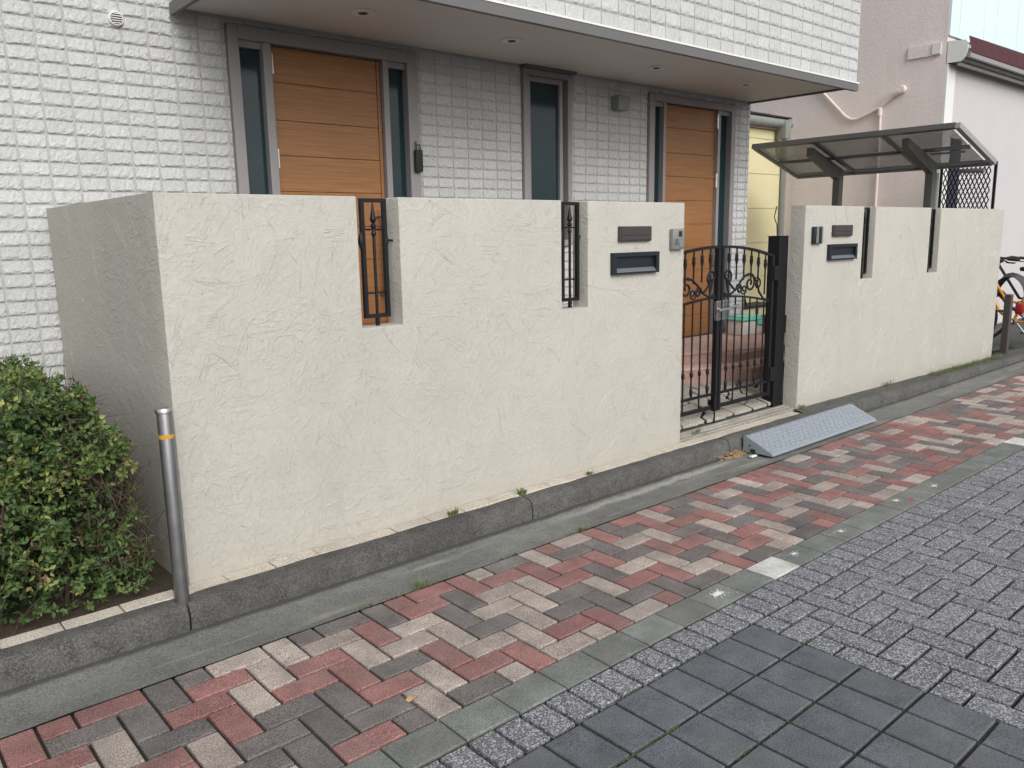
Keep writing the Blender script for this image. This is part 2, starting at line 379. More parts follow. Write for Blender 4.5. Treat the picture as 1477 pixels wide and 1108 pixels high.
GA = .1053                       # paving grid along the street
def paver_mesh(name, sx, sy, mat, h=.03, c=.003):
    b = MB(); x, y = sx/2, sy/2
    vs = [(-x,-y,-h),(x,-y,-h),(x,y,-h),(-x,y,-h),(-x,-y,-c),(x,-y,-c),(x,y,-c),(-x,y,-c),(-x+c,-y+c,0),(x-c,-y+c,0),(x-c,y-c,0),(-x+c,y-c,0)]
    b.add(vs, [(0,1,5,4),(1,2,6,5),(2,3,7,6),(3,0,4,7),(4,5,9,8),(5,6,10,9),(6,7,11,10),(7,4,8,11),(8,9,10,11)])
    me = b.mesh(name); me.materials.append(mat); return me
def lay(struct, name, items, cap=300):
    """items: (x0,y0,x1,y1,mat key); nearest-looking ones become parts, the rest one stuff part each"""
    rng = random.Random(hash(name) % 1 + 5)
    def size(it):
        cx, cy = (it[0]+it[2])/2, (it[1]+it[3])/2; q = proj((cx, cy, 0))
        if q is None: return -1
        a = (it[2]-it[0])*(it[3]-it[1])/q[2]**3
        return a if infr((cx, cy, 0), 25) else a*1e-3
    items.sort(key=size, reverse=True); cache = {}; stuff = {}
    gap = {'brick': .0105, 'border_tile': .006, 'granite_paver': .0135, 'paving_tile': .012}[name]
    for k, (x0, y0, x1, y1, mk) in enumerate(items):
        sx, sy = x1-x0-gap, y1-y0-gap
        if sx < .015 or sy < .015: continue
        L = Vector(((x0+x1)/2, (y0+y1)/2, rng.uniform(-.0012, .0012)))
        T = Matrix.Translation(L) @ Matrix.Rotation(rng.gauss(0, .006), 4, 'Z') @ Matrix.Rotation(rng.gauss(0, .006), 4, 'X') @ Matrix.Rotation(rng.gauss(0, .006), 4, 'Y')
        if k < cap:
            key = (round(sx, 3), round(sy, 3), mk)
            if key not in cache: cache[key] = paver_mesh(name, sx, sy, M[mk])
            inst(name, cache[key], T, struct)
        else:
            b = stuff.setdefault(mk, MB()); x, y, c, h = sx/2, sy/2, .003, .03
            vs = [T @ Vector(v) for v in ((-x,-y,-h),(x,-y,-h),(x,y,-h),(-x,y,-h),(-x,-y,-c),(x,-y,-c),(x,y,-c),(-x,y,-c),(-x+c,-y+c,0),(x-c,-y+c,0),(x-c,y-c,0),(-x+c,y-c,0))]
            b.add(vs, [(0,1,5,4),(1,2,6,5),(2,3,7,6),(3,0,4,7),(4,5,9,8),(5,6,10,9),(6,7,11,10),(7,4,8,11),(8,9,10,11)], rng.random())
    if stuff:
        b = MB(); mats = list(stuff)
        idx = []
        for i, mk in enumerate(mats):
            n = len(b.v); q = stuff[mk]; b.v += q.v; b.f += [tuple(j+n for j in f) for f in q.f]; b.r += q.r; idx += [i]*len(q.f)
        o = b.build(name+'_field', M[mats[0]], struct, kind='stuff')
        for mk in mats[1:]: o.data.materials.append(M[mk])
        o.data.polygons.foreach_set('material_index', idx)
def clipr(x0, y0, x1, y1, X0, Y0, X1, Y1):
    x0, y0, x1, y1 = max(x0, X0), max(y0, Y0), min(x1, X1), min(y1, Y1)
    return (x0, y0, x1, y1) if x1-x0 > .02 and y1-y0 > .02 else None

# red / cream / charcoal herringbone strip
st = plane('brick_paving', -3.2, -1.325, 16, -.50, -.014, M['joint'])
items = []; PY = .1029; rb = random.Random(21)
SEEN = {}
for q in '17,7 14,7 15,5 12,6 13,3 9,7 10,4 8,5 7,5 11,1 5,6 7,4 9,2 4,6 2,7 9,-1 1,7 1,6 6,0 4,1 -1,5 0,2 2,0 0,1 -3,3 -3,2 -5,0 26,7 25,7 22,7 20,6 22,4 17,7 18,4 14,7 16,5 15,5 17,2 12,6 14,3 16,1 13,3 10,4 14,0 11,1 9,2 39,5 37,7 39,4 36,6 34,7 37,3 35,4 33,3 31,5 28,6 32,1 28,5 30,3 25,6 26,4 28,2 30,0 23,4 25,2 26,0 20,2 22,0 21,-1'.split(): SEEN[tuple(map(int, q.split(',')))] = 'red'
for q in '16,6 14,4 10,7 12,5 8,6 12,2 10,3 5,7 6,4 8,2 4,5 5,3 3,4 7,0 4,2 0,5 5,-1 1,3 3,1 -1,4 1,2 3,0 -2,4 1,-1 -1,1 -2,0 24,6 21,6 19,5 19,4 16,6 17,3 14,4 12,5 15,1 12,2 10,3 12,1 13,-1 38,7 38,3 36,5 33,7 33,6 32,5 34,3 30,7 32,2 27,5 29,3 29,2 31,0 24,5 26,3 29,-1 27,0 24,2 22,3 24,1 25,-1 21,2 19,1 18,0 17,-1'.split(): SEEN[tuple(map(int, q.split(',')))] = 'cream'
for q in '18,7 13,7 13,6 11,5 9,6 11,4 6,7 9,3 10,0 6,3 8,1 3,5 7,1 5,2 0,6 2,4 2,3 -2,3 -1,0 -4,1 -3,-1 23,5 21,7 18,7 20,5 21,3 17,6 18,3 13,7 13,6 15,4 16,2 11,5 11,4 13,2 15,0 9,3 11,0 37,6 38,4 35,5 34,4 36,2 32,6 35,1 29,7 33,2 29,6 31,4 30,4 31,1 27,4 28,1 25,3 27,1 23,1 23,0 20,1 19,0'.split(): SEEN[tuple(map(int, q.split(',')))] = 'char'
def pickc(): return rb.choices(['red', 'cream', 'char'], [.36, .33, .31])[0]
for i in range(-36, 148):
    for r in range(-1, 8):
        cl = (i-(r-2)) % 4; x0 = .491+i*GA; y0 = -1.323+r*PY
        if cl == 0: q = clipr(x0, y0, x0+GA, y0+2*PY, -3.1, -1.323, 16, -1.323+8*PY)
        elif cl == 1: q = clipr(x0, y0, x0+2*GA, y0+PY, -3.1, -1.323, 16, -1.323+8*PY)
        else: continue
        if q: c_ = pickc(); items.append((*q, SEEN.get((i, r), c_)))
lay(st, 'brick', items)
# border tiles
st = plane('border_strip', -3.2, -1.475, 16, -1.325, -.0095, M['joint'])
items = [(.494+k*2*GA, -1.473, .494+(k+1)*2*GA, -1.325, 'bwhite' if k in (7, 22) else 'border') for k in range(-17, 72)]
lay(st, 'border_tile', items)
# granite: one soldier row, then herringbone to the right, slate tiles to the left
st = plane('granite_paving', -3.2, -7.2, 16, -1.475, -.016, M['joint'])
XB, YB, PG = 1.545, -1.633, .107
items = [(.487+k*GA, -1.630, .487+(k+1)*GA, -1.475, 'granite') for k in range(-35, 140)]
for i in range(-1, 84):
    for j in range(-1, 26):
        cl = (i+j) % 4; x0 = XB+i*GA; y1 = YB-j*PG
        if cl == 3: q = clipr(x0, y1-2*PG, x0+GA, y1, XB, -4.4, 10, YB)
        elif cl == 1: q = clipr(x0, y1-PG, x0+2*GA, y1, XB, -4.4, 10, YB)
        else: continue
        if q: items.append((*q, 'granite'))
lay(st, 'granite_paver', items)
st = plane('slate_paving', -3.2, -4.45, XB-.004, YB-.002, -.0085, M['joint'])
items = []
for k in range(-30, 0):
    for j in range(0, 13): items.append((XB+k*1.5*GA, YB-(j+1)*2*PG, XB+(k+1)*1.5*GA, YB-j*2*PG, 'dark'))
lay(st, 'paving_tile', items)

# gutter: a shallow concrete channel
b = MB(); prof = [(-.50, .000), (-.44, -.006), (-.34, -.012), (-.25, -.010), (-.19, -.002)]
nx = 160
for i in range(nx+1):
    x = -3.2+i*19.2/nx
    for k, (y, z) in enumerate(prof): b.v.append((x, y+(.006*noise.noise((x*6, 0, 0)) if k == 0 else 0), z+.0025*noise.noise((x*3, y*8, 1))+(-.004 if k else 0)))
for i in range(nx):
    for k in range(4): b.f.append((i*5+k, (i+1)*5+k, (i+1)*5+k+1, i*5+k+1)); b.r.append(0)
b.build('gutter', M['gutter'], smooth=True, kind='structure')

# kerb stones
def kdrop(x): return 0 if x < 5.2 else -.045*min(1, (x-5.2)/3.2)
ks = MB(); ks.add([(-3.2, -.185, -.02), (16, -.185, -.02), (16, -.09, -.02), (-3.2, -.09, -.02)], [(0, 1, 2, 3)])
kerb = ks.build('kerb', M['joint'], kind='structure')
rk = random.Random(3); x = 1.735-3*1.8
while x < 15:
    L = 1.792; b = MB(); pr = [(-.19, -.03), (-.188, .055), (-.180, .082), (-.163, .096), (-.13, .101), (-.092, .101), (-.092, -.03)]
    n = 30; dz = 0*rk.gauss(0, .0015)
    for i in range(n+1):
        t = i/n; e = .004 if i in (0, n) else 0
        for (y, z) in pr:
            wob = .005*noise.noise(((x+L*t)*5, y*20, z*20))+.002*noise.noise(((x+L*t)*23, y*50, z*50)) if z > 0 else 0
            b.v.append((x+L*t, y+e*(1 if y < -.15 else 0)+wob, z+dz+(kdrop(x+L*t) if z > 0 else 0)-(e if z > .05 else 0)+wob*.6))
    m = len(pr)
    for i in range(n):
        for k in range(m-1): b.f.append((i*m+k, (i+1)*m+k, (i+1)*m+k+1, i*m+k+1)); b.r.append(0)
    b.f += [tuple(range(m)), tuple(n*m+k for k in range(m-1, -1, -1))]; b.r += [0, 0]
    b.build('kerb_stone', M['kerb'], kerb, smooth=True)
    x += 1.8
# cream edging tiles between kerb and wall
edge = MB(); edge.add([(-3.2, -.088, .086), (4.66, -.088, .086), (4.66, .06, .086), (-3.2, .06, .086)], [(0, 1, 2, 3)])
edge = edge.build('edging_strip', M['soil'], kind='structure')
rk = random.Random(9); x = -1.9
while x < 4.6:
    L = .2025; d = rk.gauss(0, .004)
    b = MB(); b.cbox(x+.002, -.086+d, .07, x+L-.002, .0-.003, .101+rk.gauss(0, .002), .003)
    b.build('edging_tile', M['ctile'], edge, loc=(x+L/2, -.04, .1)); x += L+.001
# dirt strip before the second wall
b = MB(); n = 60
for i in range(n+1):
    x = 4.66+i*(11.3)/n; zz = .092+kdrop(x)
    b.v += [(x, -.095, zz), (x, -.045, zz+.008*noise.noise((x*5, 0, 3))+.004), (x, .02, zz+.012+.01*noise.noise((x*6, 2, 3)))]
for i in range(n):
    for k in range(2): b.f.append((i*3+k, (i+1)*3+k, (i+1)*3+k+1, i*3+k+1)); b.r.append(0)
b.build('dirt_verge', M['kerb'], smooth=True, kind='structure')
plane('planting_bed', -3.2, .0, -.002, 1.72, .075, M['soil'])
plane('side_yard_asphalt', 8.83, .0, 40, 1.18, .03, M['asphalt'])
plane('back_yard', 6.62, .12, 9.99, 3.29, .06, M['gutter'])
# yard inside the walls, laid with irregular flagstones, rising gently to the steps
def yz(y): return min(.12+.22*y, .235)
yard = MB(); yard.add([(.12, .0, yz(0)-.014), (6.62, .0, yz(0)-.014), (6.62, 1.73, yz(1.73)-.014), (.12, 1.73, yz(1.73)-.014)], [(0, 1, 2, 3)])
yard = yard.build('yard', M['kerb'], kind='structure')
def clip_half(poly, n, d):
    out = []
    for i in range(len(poly)):
        a, c = poly[i], poly[(i+1) % len(poly)]; da = n[0]*a[0]+n[1]*a[1]-d; dc = n[0]*c[0]+n[1]*c[1]-d
        if da <= 0: out.append(a)
        if da*dc < 0:
            t = da/(da-dc); out.append((a[0]+(c[0]-a[0])*t, a[1]+(c[1]-a[1])*t))
    return out
def shrink(poly, e):
    cx = sum(p[0] for p in poly)/len(poly); cy = sum(p[1] for p in poly)/len(poly); r = []
    for p in poly:
        d = math.hypot(p[0]-cx, p[1]-cy); k = max(0, 1-e/max(d, .001)); r.append((cx+(p[0]-cx)*k, cy+(p[1]-cy)*k))
    return r
rv = random.Random(5); seeds = []
for i in range(36):
    for j in range(9): seeds.append((.16+(i+rv.uniform(.0, 1.0))*.18, .12+(j+rv.uniform(.0, 1.0))*.17))
def voronoi(seeds, rect, fn):
    for k, s in enumerate(seeds):
        P = [(rect[0], rect[1]), (rect[2], rect[1]), (rect[2], rect[3]), (rect[0], rect[3])]
        for m, t in enumerate(seeds):
            if m == k or abs(t[0]-s[0])+abs(t[1]-s[1]) > 1: continue
            nx_, ny_ = t[0]-s[0], t[1]-s[1]; P = clip_half(P, (nx_, ny_), (t[0]**2+t[1]**2-s[0]**2-s[1]**2)/2)
            if len(P) < 3: break
        if len(P) >= 3: fn(P)
def flag(P):
    P = shrink(P, .017)
    if len(P) < 3 or max(p[0] for p in P)-min(p[0] for p in P) < .04: return
    b = MB(); dz = rv.uniform(-.002, .003); Q = shrink(P, .006)
    n = len(P); vs = [(x, y, yz(y)-.02) for x, y in P]+[(x, y, yz(y)-.004+dz) for x, y in P]+[(x, y, yz(y)+dz) for x, y in Q]
    fs = [(i, (i+1) % n, (i+1) % n+n, i+n) for i in range(n)]+[(i+n, (i+1) % n+n, (i+1) % n+2*n, i+2*n) for i in range(n)]+[tuple(range(2*n, 3*n))]
    b.add(vs, fs); b.build('flagstone', M['flag'], yard, loc=(P[0][0], P[0][1], yz(P[0][1])))
voronoi(seeds, (.14, .13, 6.6, 1.7), flag)
# threshold strips under the gate
for y0, y1 in ((.004, .045), (.052, .082), (.09, .122)):
    b = MB(); b.cbox(3.235, y0, .06, 4.695, y1, .112+.1*y0, .004); b.build('threshold_strip', M['flag'], yard)

# ------------------------------------------------------------ stucco walls
TOP = 1.66
def wall_front(notches, x0, x1, name, parent, lx0=True):
    P = [(x0, -.05), (x1, -.05), (x1, TOP)]
    for a, c, z in sorted(notches, reverse=True): P += [(c, TOP), (c, z), (a, z), (a, TOP)]
    P += [(x0, TOP)]
    bm = bmesh.new(); vs = [bm.verts.new((x, 0, z)) for x, z in P]; f = bm.faces.new(vs)
    r = bmesh.ops.extrude_face_region(bm, geom=[f]); ev = [v for v in r['geom'] if isinstance(v, bmesh.types.BMVert)]
    for v in ev: v.co.y = .12
    bmesh.ops.recalc_face_normals(bm, faces=bm.faces[:])
    ed = [e for e in bm.edges if (abs(e.verts[0].co.y) < 1e-5 and abs(e.verts[1].co.y) < 1e-5) or (abs(e.verts[0].co.z-TOP) < 1e-5 and abs(e.verts[1].co.z-TOP) < 1e-5 and abs(e.verts[0].co.x-e.verts[1].co.x) < 1e-5 and e.verts[0].co.x > x0+.01)]
    bmesh.ops.bevel(bm, geom=ed, offset=.005, segments=3, affect='EDGES', profile=.5)
    me = bpy.data.meshes.new(name); bm.to_mesh(me); bm.free()
    me.polygons.foreach_set('use_smooth', [True]*len(me.polygons)); me.set_sharp_from_angle(angle=R(30))
    me.materials.append(M['stucco']); o = bpy.data.objects.new(name, me); COL.objects.link(o); o.parent = parent; o.matrix_parent_inverse = pinv(parent); return o
wl = thing('garden_wall', 'long cream stucco wall with two slots, left of the iron gate, turning back at the corner', 'wall', (0, 0, 0))
wall_front([(.867, 1.087, 1.072), (2.14, 2.348, 1.065)], 0, 3.23, 'wall_face', wl)
b = MB(); b.box(0, .1202, -.05, .12, 1.72, TOP); b.build('return_wall', M['stucco'], wl)
wr = thing('garden_wall', 'cream stucco wall right of the iron gate, with two narrow slots and weeds at its foot', 'wall', (4.7, 0, 0))
wall_front([(5.626, 5.838, 1.065), (6.94, 7.165, 1.06)], 4.70, 8.807, 'wall_face', wr)

# trowel ridges: thin raised curved strokes standing 1-2 mm proud of the stucco
def trowel(parent, keep, to3, x0, x1, z0, z1, count, seed):
    rt_ = random.Random(seed); b = MB()
    def stroke(x, z, a, k, L, h, w_):
        n = max(4, int(L/.012)); P = []
        for i in range(n+1):
            P.append((x, z)); st_ = L/n; x += math.cos(a)*st_; z += math.sin(a)*st_
            a += k*st_+.05*noise.noise((x*40, z*40, seed))
        prev = None; base = len(b.v); rows = 0
        for i, (px, pz) in enumerate(P):
            if not keep(px, pz): 
                prev = None; continue
            t = i/n; e = math.sin(math.pi*min(1, max(0, t)))**.45
            g_ = .55+.9*abs(noise.noise((px*30+seed, pz*30, 1)))
            q = P[min(i+1, n)]; r_ = P[max(i-1, 0)]; dx, dz = q[0]-r_[0], q[1]-r_[1]; l = math.hypot(dx, dz) or 1; nx_, nz_ = -dz/l, dx/l
            ww = w_*(.4+.6*e)*g_; hh = h*e*g_
            row = [len(b.v)+j for j in range(3)]
            b.v += [to3(px+nx_*ww, pz+nz_*ww, -.0004), to3(px+nx_*ww*.15, pz+nz_*ww*.15, hh), to3(px-nx_*ww, pz-nz_*ww, -.0004)]
            if prev: 
                for j in range(2): b.f.append((prev[j], row[j], row[j+1], prev[j+1])); b.r.append(0)
            prev = row
    for _ in range(count):
        cx, cz = rt_.uniform(x0, x1), rt_.uniform(z0, z1)
        dens = noise.noise((cx*1.6+seed, cz*1.6, 4))
        if dens < -.12 and rt_.random() < .75: continue
        a = R(rt_.gauss(48, 22) if rt_.random() < .74 else rt_.uniform(-70, 120)); big = rt_.random() < .30
        L = rt_.uniform(.18, .55) if big else rt_.uniform(.03, .16); k = rt_.choice((-1, 1, -1))*rt_.uniform(.4, 3.2 if big else 7)
        m = rt_.choice((1, 1, 2, 3, 4) if big else (1, 2, 3, 5)); sp = rt_.uniform(.004, .013)
        for j in range(m):
            o = (j-(m-1)/2)*sp; sx = cx-math.sin(a)*o-math.cos(a)*L/2+rt_.gauss(0, .01); sz = cz+math.cos(a)*o-math.sin(a)*L/2+rt_.gauss(0, .01)
            stroke(sx, sz, a+rt_.gauss(0, .04)-k*L*.5, k, L*rt_.uniform(.45, 1), rt_.uniform(.0008, .0027), rt_.uniform(.0016, .0038))
    o = b.build('trowel_ridges', M['stucco'], parent, kind='stuff', smooth=False)
def keep1(x, z):
    if not (.008 < x < 3.22 and .10 < z < 1.652): return False
    for a, c, zz in ((.867, 1.087, 1.072), (2.14, 2.348, 1.065)):
        if a-.008 < x < c+.008 and z > zz-.008: return False
    return not (2.52 < x < 2.97 and 1.22 < z < 1.53) and not (3.065 < x < 3.21 and 1.36 < z < 1.51)
def keep2(x, z):
    if not (4.71 < x < 8.80 and .11 < z < 1.652): return False
    for a, c, zz in ((5.626, 5.838, 1.065), (6.94, 7.165, 1.06)):
        if a-.008 < x < c+.008 and z > zz-.008: return False
    return not (4.78 < x < 5.51 and 1.22 < z < 1.53)
trowel(wl, keep1, lambda x, z, h: (x, -h, z), 0, 3.23, .1, 1.66, 950, 3)
trowel(wl, lambda y, z: .01 < y < 1.70 and .08 < z < 1.652, lambda y, z, h: (-h*.45, y, z), 0, 1.7, .1, 1.66, 36, 8)
trowel(wr, keep2, lambda x, z, h: (x, -h, z), 4.7, 8.8, .1, 1.66, 650, 5)

# iron grilles in the slots
def grille(x, z0, label):
    t = thing('iron_grille', label, 'grille', (x, .06, z0), 'iron grilles in the wall slots')
    y = .06; w_ = .068; s = .010; zt = 1.655; zb = z0+.038
    b = MB(); b.box(x-w_, y-s, zb, x-w_+.018, y+s, zt); b.box(x+w_-.018, y-s, zb, x+w_, y+s, zt)
    b.box(x-w_+.018, y-s, zt-.018, x+w_-.018, y+s, zt); b.box(x-w_+.018, y-s, zb, x+w_-.018, y+s, zb+.018)
    b.build('frame', M['iron'], t)
    b = MB(); b.tube([(x, y, zb+.01), (x, y, zt-.155)], .0075, 8)
    b.lathe(x, y, [(.0075, zt-.17), (.013, zt-.16), (.0075, zt-.145), (.0075, zt-.135), (.014, zt-.128), (.014, zt-.12), (.007, zt-.112), (.016, zt-.095), (.010, zt-.07), (.004, zt-.03), (.002, zt-.017)], 12)
    b.build('spear_bar', M['iron'], t, True)
    for zz in (zt-.135-.005, zt-.43):
        b = MB(); b.tube([(x-w_+.015, y, zz), (x+w_-.015, y, zz)], .0045, 6); b.build('cross_bar', M['iron'], t, True)
    b = MB(); b.box(x-.008, y-.008, z0-.002, x+.008, y+.008, zb); b.build('foot', M['iron'], t)
    b = MB(); b.tube([(x+w_-.004, y, zt-.19), (x+w_+.035, y, zt-.19), (x+w_+.042, y, zt-.2)], .005, 6)
    b.build('bracket', M['iron'], t, True); b = MB()
    b.lathe(x-w_, y, [(.004, zt-.235), (.015, zt-.20), (.015, zt-.185), (.004, zt-.15)], 8); b.build('boss', M['iron'], t, True); b = MB(); b.lathe(x+w_-.004, y, [(.004, zt-.235), (.013, zt-.20), (.013, zt-.185), (.004, zt-.15)], 8)
    b.build('boss', M['iron'], t, True); return t
grille(.985, 1.072, 'black wrought iron grille in the leftmost wall slot, the orange door behind it')
grille(2.262, 1.065, 'black wrought iron grille in the wall slot just left of the letter slot and gate')
grille(5.763, 1.065, 'black iron grille seen nearly edge on in the slot beside the right hand letter slot')
grille(7.092, 1.06, 'black iron grille seen edge on in the farthest wall slot at the right')

# name plates, letter slots, intercoms
def plate(x0, z0, x1, z1, label):
    t = thing('name_plate', label, 'name plate', ((x0+x1)/2, 0, z0), 'name plates on the wall')
    b = MB(); b.cbox(x0, -.020, z0, x1, -.001, z1, .003); b.build('plate', M['brownplate'], t)
    b = MB(); b.cbox(x0+.012, -.0235, z0+.036, x1-.012, -.020, z1-.010, .0015); b.build('face', M['brownplate'], t)
    b = MB(); b.cbox(x0+.012, -.0235, z0+.008, x1-.012, -.020, z0+.032, .0015); b.build('strip', M['brownplate'], t)
plate(2.597, 1.430, 2.885, 1.518, 'blank dark bronze name plate above the letter slot, left of the gate')
plate(5.102, 1.425, 5.412, 1.512, 'blank dark bronze name plate above the letter slot, right of the gate')
def slot(x0, z0, x1, z1, label):
    t = thing('letter_slot', label, 'letter slot', ((x0+x1)/2, 0, z0), 'letter slots in the wall')
    b = MB(); f = .028; y0, y1 = -.028, -.001
    b.box(x0, y0, z0, x0+f, y1, z1); b.box(x1-f, y0, z0, x1, y1, z1); b.box(x0+f, y0, z1-f*.85, x1-f, y1, z1); b.box(x0+f, y0, z0, x1-f, y1, z0+.010)
    b.build('frame', M['slot'], t)
    b = MB(); b.box(x0+f, -.006, z0+.010, x1-f, -.002, z1-f*.85); b.build('flap', M['slot'], t)
    b = MB(); b.add([(x0+f, y0+.001, z0+.011), (x1-f, y0+.001, z0+.011), (x1-f, -.0065, z0+.034), (x0+f, -.0065, z0+.034)], [(0, 1, 2, 3)])
    b.add([(x0+f, -.0065, z0+.0105), (x1-f, -.0065, z0+.0105), (x1-f, -.0065, z0+.034), (x0+f, -.0065, z0+.034)], [(0, 1, 2, 3)])
    b.build('lip', M['slotlip'], t)
slot(2.535, 1.240, 2.952, 1.366, 'blue black metal letter slot under the name plate left of the gate')
slot(5.046, 1.241, 5.492, 1.364, 'blue black metal letter slot under the name plate right of the gate')
t = thing('intercom', 'silver intercom with a camera eye at the end of the left wall by the gate', 'intercom', (3.14, 0, 1.37))
b = MB(); b.cbox(3.078, -.032, 1.372, 3.196, -.001, 1.500, .008); b.build('body', M['silver'], t, True)
b = MB(); b.cbox(3.132, -.035, 1.452, 3.165, -.030, 1.486, .003); b.build('camera_window', M['slot'], t)
b = MB(); b.tube_prof((3.149, -.0345, 1.469), (0, -1, 0), [(.010, 0), (.010, .003), (.006, .004)], 14); b.build('lens', M['rubber'], t, True)
b = MB()
for k in range(5): b.box(3.094, -.0335, 1.40+k*.008, 3.128, -.0318, 1.403+k*.008)
b.build('speaker_grille', M['slot'], t)
b = MB(); b.cbox(3.14, -.036, 1.385, 3.182, -.031, 1.425, .003); b.build('button', M['silver'], t)
t = thing('intercom', 'narrow black and silver intercom beside the name plate on the right wall', 'intercom', (4.86, 0, 1.37))
b = MB(); b.cbox(4.795, -.028, 1.372, 4.922, -.001, 1.502, .006); b.build('body', M['slot'], t, True)
b = MB(); b.cbox(4.822, -.034, 1.377, 4.850, -.0275, 1.497, .003); b.build('side_strip', M['silver'], t)
b = MB(); b.cbox(4.850, -.031, 1.385, 4.90, -.0275, 1.492, .002); b.build('camera_window', M['slot'], t)
b = MB(); b.cbox(4.902, -.033, 1.377, 4.918, -.0275, 1.497, .002); b.build('edge_strip', M['gutterpipe'], t)

# ------------------------------------------------------------ house
HY = 1.73
house = thing('house', 'white block sided house with two orange doors behind the garden walls', 'house', (0, HY, 0))
holes = [(1.06, 2.418, -1, 2.745), (3.415, 3.955, 1.38, 2.775), (4.951, 6.305, -1, 2.725)]
b = MB()   # wall body as butted boxes round the openings
def seg(x0, x1, z0, z1): b.box(x0, HY+.012, z0, x1, HY+.25, z1)
xs = [-3.0, 1.06, 2.418, 3.415, 3.955, 4.951, 6.305, 6.60]
seg(-3, 1.06, 0, 6.2)
seg(1.06, 2.418, 2.745, 2.9); seg(2.418, 3.415, 0, 2.9); seg(3.415, 3.955, 2.775, 2.9); seg(3.415, 3.955, 0, 1.38)
seg(3.955, 4.951, 0, 2.9); seg(4.951, 6.305, 2.725, 2.9); seg(6.305, 6.60, 0, 2.9)
b.box(6.36, HY+.2502, 0, 6.60, 3.29, 2.9)
b.box(-3, 2.2, 0, -2.8, 3.29, 6.2)
hw = b.build('wall', M['sidback'], house)
# siding blocks: rock face variants
def block_mesh(sx, sz, seed, M_, name='siding_block', depth=.012):
    b = MB(); nxg, nzg = 9, 4; rr = random.Random(seed)
    off = rr.uniform(0, 50)
    rows = [0, .13, .30, .55, 1.0]
    for j, tz in enumerate(rows):
        for i in range(nxg+1):
            tx = i/nxg; edgex = min(tx, 1-tx)
            n1 = noise.noise((off+tx*5, tz*2.2, 3)); n2 = noise.noise((off+tx*11, tz*6, 9))
            d = .0058+.0045*n1+.0035*n2
            if j == 1: d += .0022+.0045*noise.noise((off+tx*13, 5, 5))
            if j == 2: d += .002
            if j == 4: d = .0030
            if j == 0: d = .0015
            if edgex < .01: d *= .80
            wob = (.016*noise.noise((off+tx*12, j, 7))*sz/.064 if j in (1, 2) else 0)
            b.v.append(((tx-.5)*sx, -d, (tz-.5)*sz+wob))
    W = nxg+1
    for j in range(4):
        for i in range(nxg): b.f.append((j*W+i, j*W+i+1, (j+1)*W+i+1, (j+1)*W+i)); b.r.append(0)
    n = len(b.v); rim = [i for i in range(W)]+[j*W+W-1 for j in range(1, 5)]+[4*W+i for i in range(W-2, -1, -1)]+[j*W for j in range(3, 0, -1)]
    for q in rim: b.v.append((b.v[q][0], .0125, b.v[q][2]))
    for k in range(len(rim)):
        a, c = rim[k], rim[(k+1) % len(rim)]; b.f.append((a, n+k, n+(k+1) % len(rim), c)); b.r.append(0)
    me = b.mesh(name); me.materials.append(M_); return me, b
PX, PZ = .1412, .0726
def vis_house(x, z, y):
    if not infr((x, y, z), 10): return False
    if y > 1:   # hidden behind the stucco walls?
        for yy in (0.0,):
            t_ = (yy-CAM.y)/(y-CAM.y); xx = CAM.x+(x-CAM.x)*t_; zz = CAM.z+(z-CAM.z)*t_
            if zz < TOP and (0 < xx < 3.23 or 4.7 < xx < 8.8):
                return any(a < xx < c and zz > 1.07 for a, c in ((.867, 1.087), (2.14, 2.348), (5.626, 5.838), (6.94, 7.165)))
        t_ = (0-CAM.x)/(x-CAM.x) if x > 0 else None
        if t_ and 0 < t_ < 1:
            yy = CAM.y+(y-CAM.y)*t_; zz = CAM.z+(z-CAM.z)*t_
            if 0 < yy < 1.73 and zz < TOP: return False
    return True
cells = []
for i in range(-21, 47):
    xa = .045+PX*i
    for k in range(-34, 40):
        za = 2.624+PZ*k
        if za < .30 and xa > 0 or za < .02: continue
        x0, x1, z0, z1 = xa, xa+PX, za, za+PZ
        if x0 > 6.44: x1 = 6.60
        if x0 >= 6.59: continue
        if x0 > .64 and z1 > 2.78:
            z1 = 2.78
            if z1-z0 < .02: continue
        parts = [(x0, x1, z0, z1)]
        for hx0, hx1, hz0, hz1 in holes:
            np_ = []
            for (a, c, d, e) in parts:
                if c <= hx0 or a >= hx1 or e <= hz0 or d >= hz1: np_.append((a, c, d, e)); continue
                if a < hx0: np_.append((a, hx0, d, e))
                if c > hx1: np_.append((hx1, c, d, e))
                if e > hz1: np_.append((max(a, hx0), min(c, hx1), hz1, e))
                if d < hz0: np_.append((max(a, hx0), min(c, hx1), d, hz0))
            parts = np_
        for (a, c, d, e) in parts:
            if c-a > .018 and e-d > .014: cells.append((a, c, d, e, HY+.012, 0))
# upper storey front (larger blocks)
FY = .60
for i in range(0, 36):
    for k in range(0, 16):
        cells.append((6.575-(i+1)*.165, 6.575-i*.165, 2.80+k*.1, 2.80+(k+1)*.1, FY+.012, 1))
def csize(c):
    x, z, y = (c[0]+c[1])/2, (c[2]+c[3])/2, c[4]; q = proj((x, y, z))
    if q is None: return 0
    a = (c[1]-c[0])*(c[3]-c[2])/q[2]**3
    return a if vis_house(x, z, y) else a*1e-4
cells.sort(key=csize, reverse=True)
variants = {}
def variant(sx, sz, sd):
    k = (round(sx, 3), round(sz, 3), sd)
    if k not in variants: variants[k] = block_mesh(sx, sz, sd+17, M['siding'])
    return variants[k]
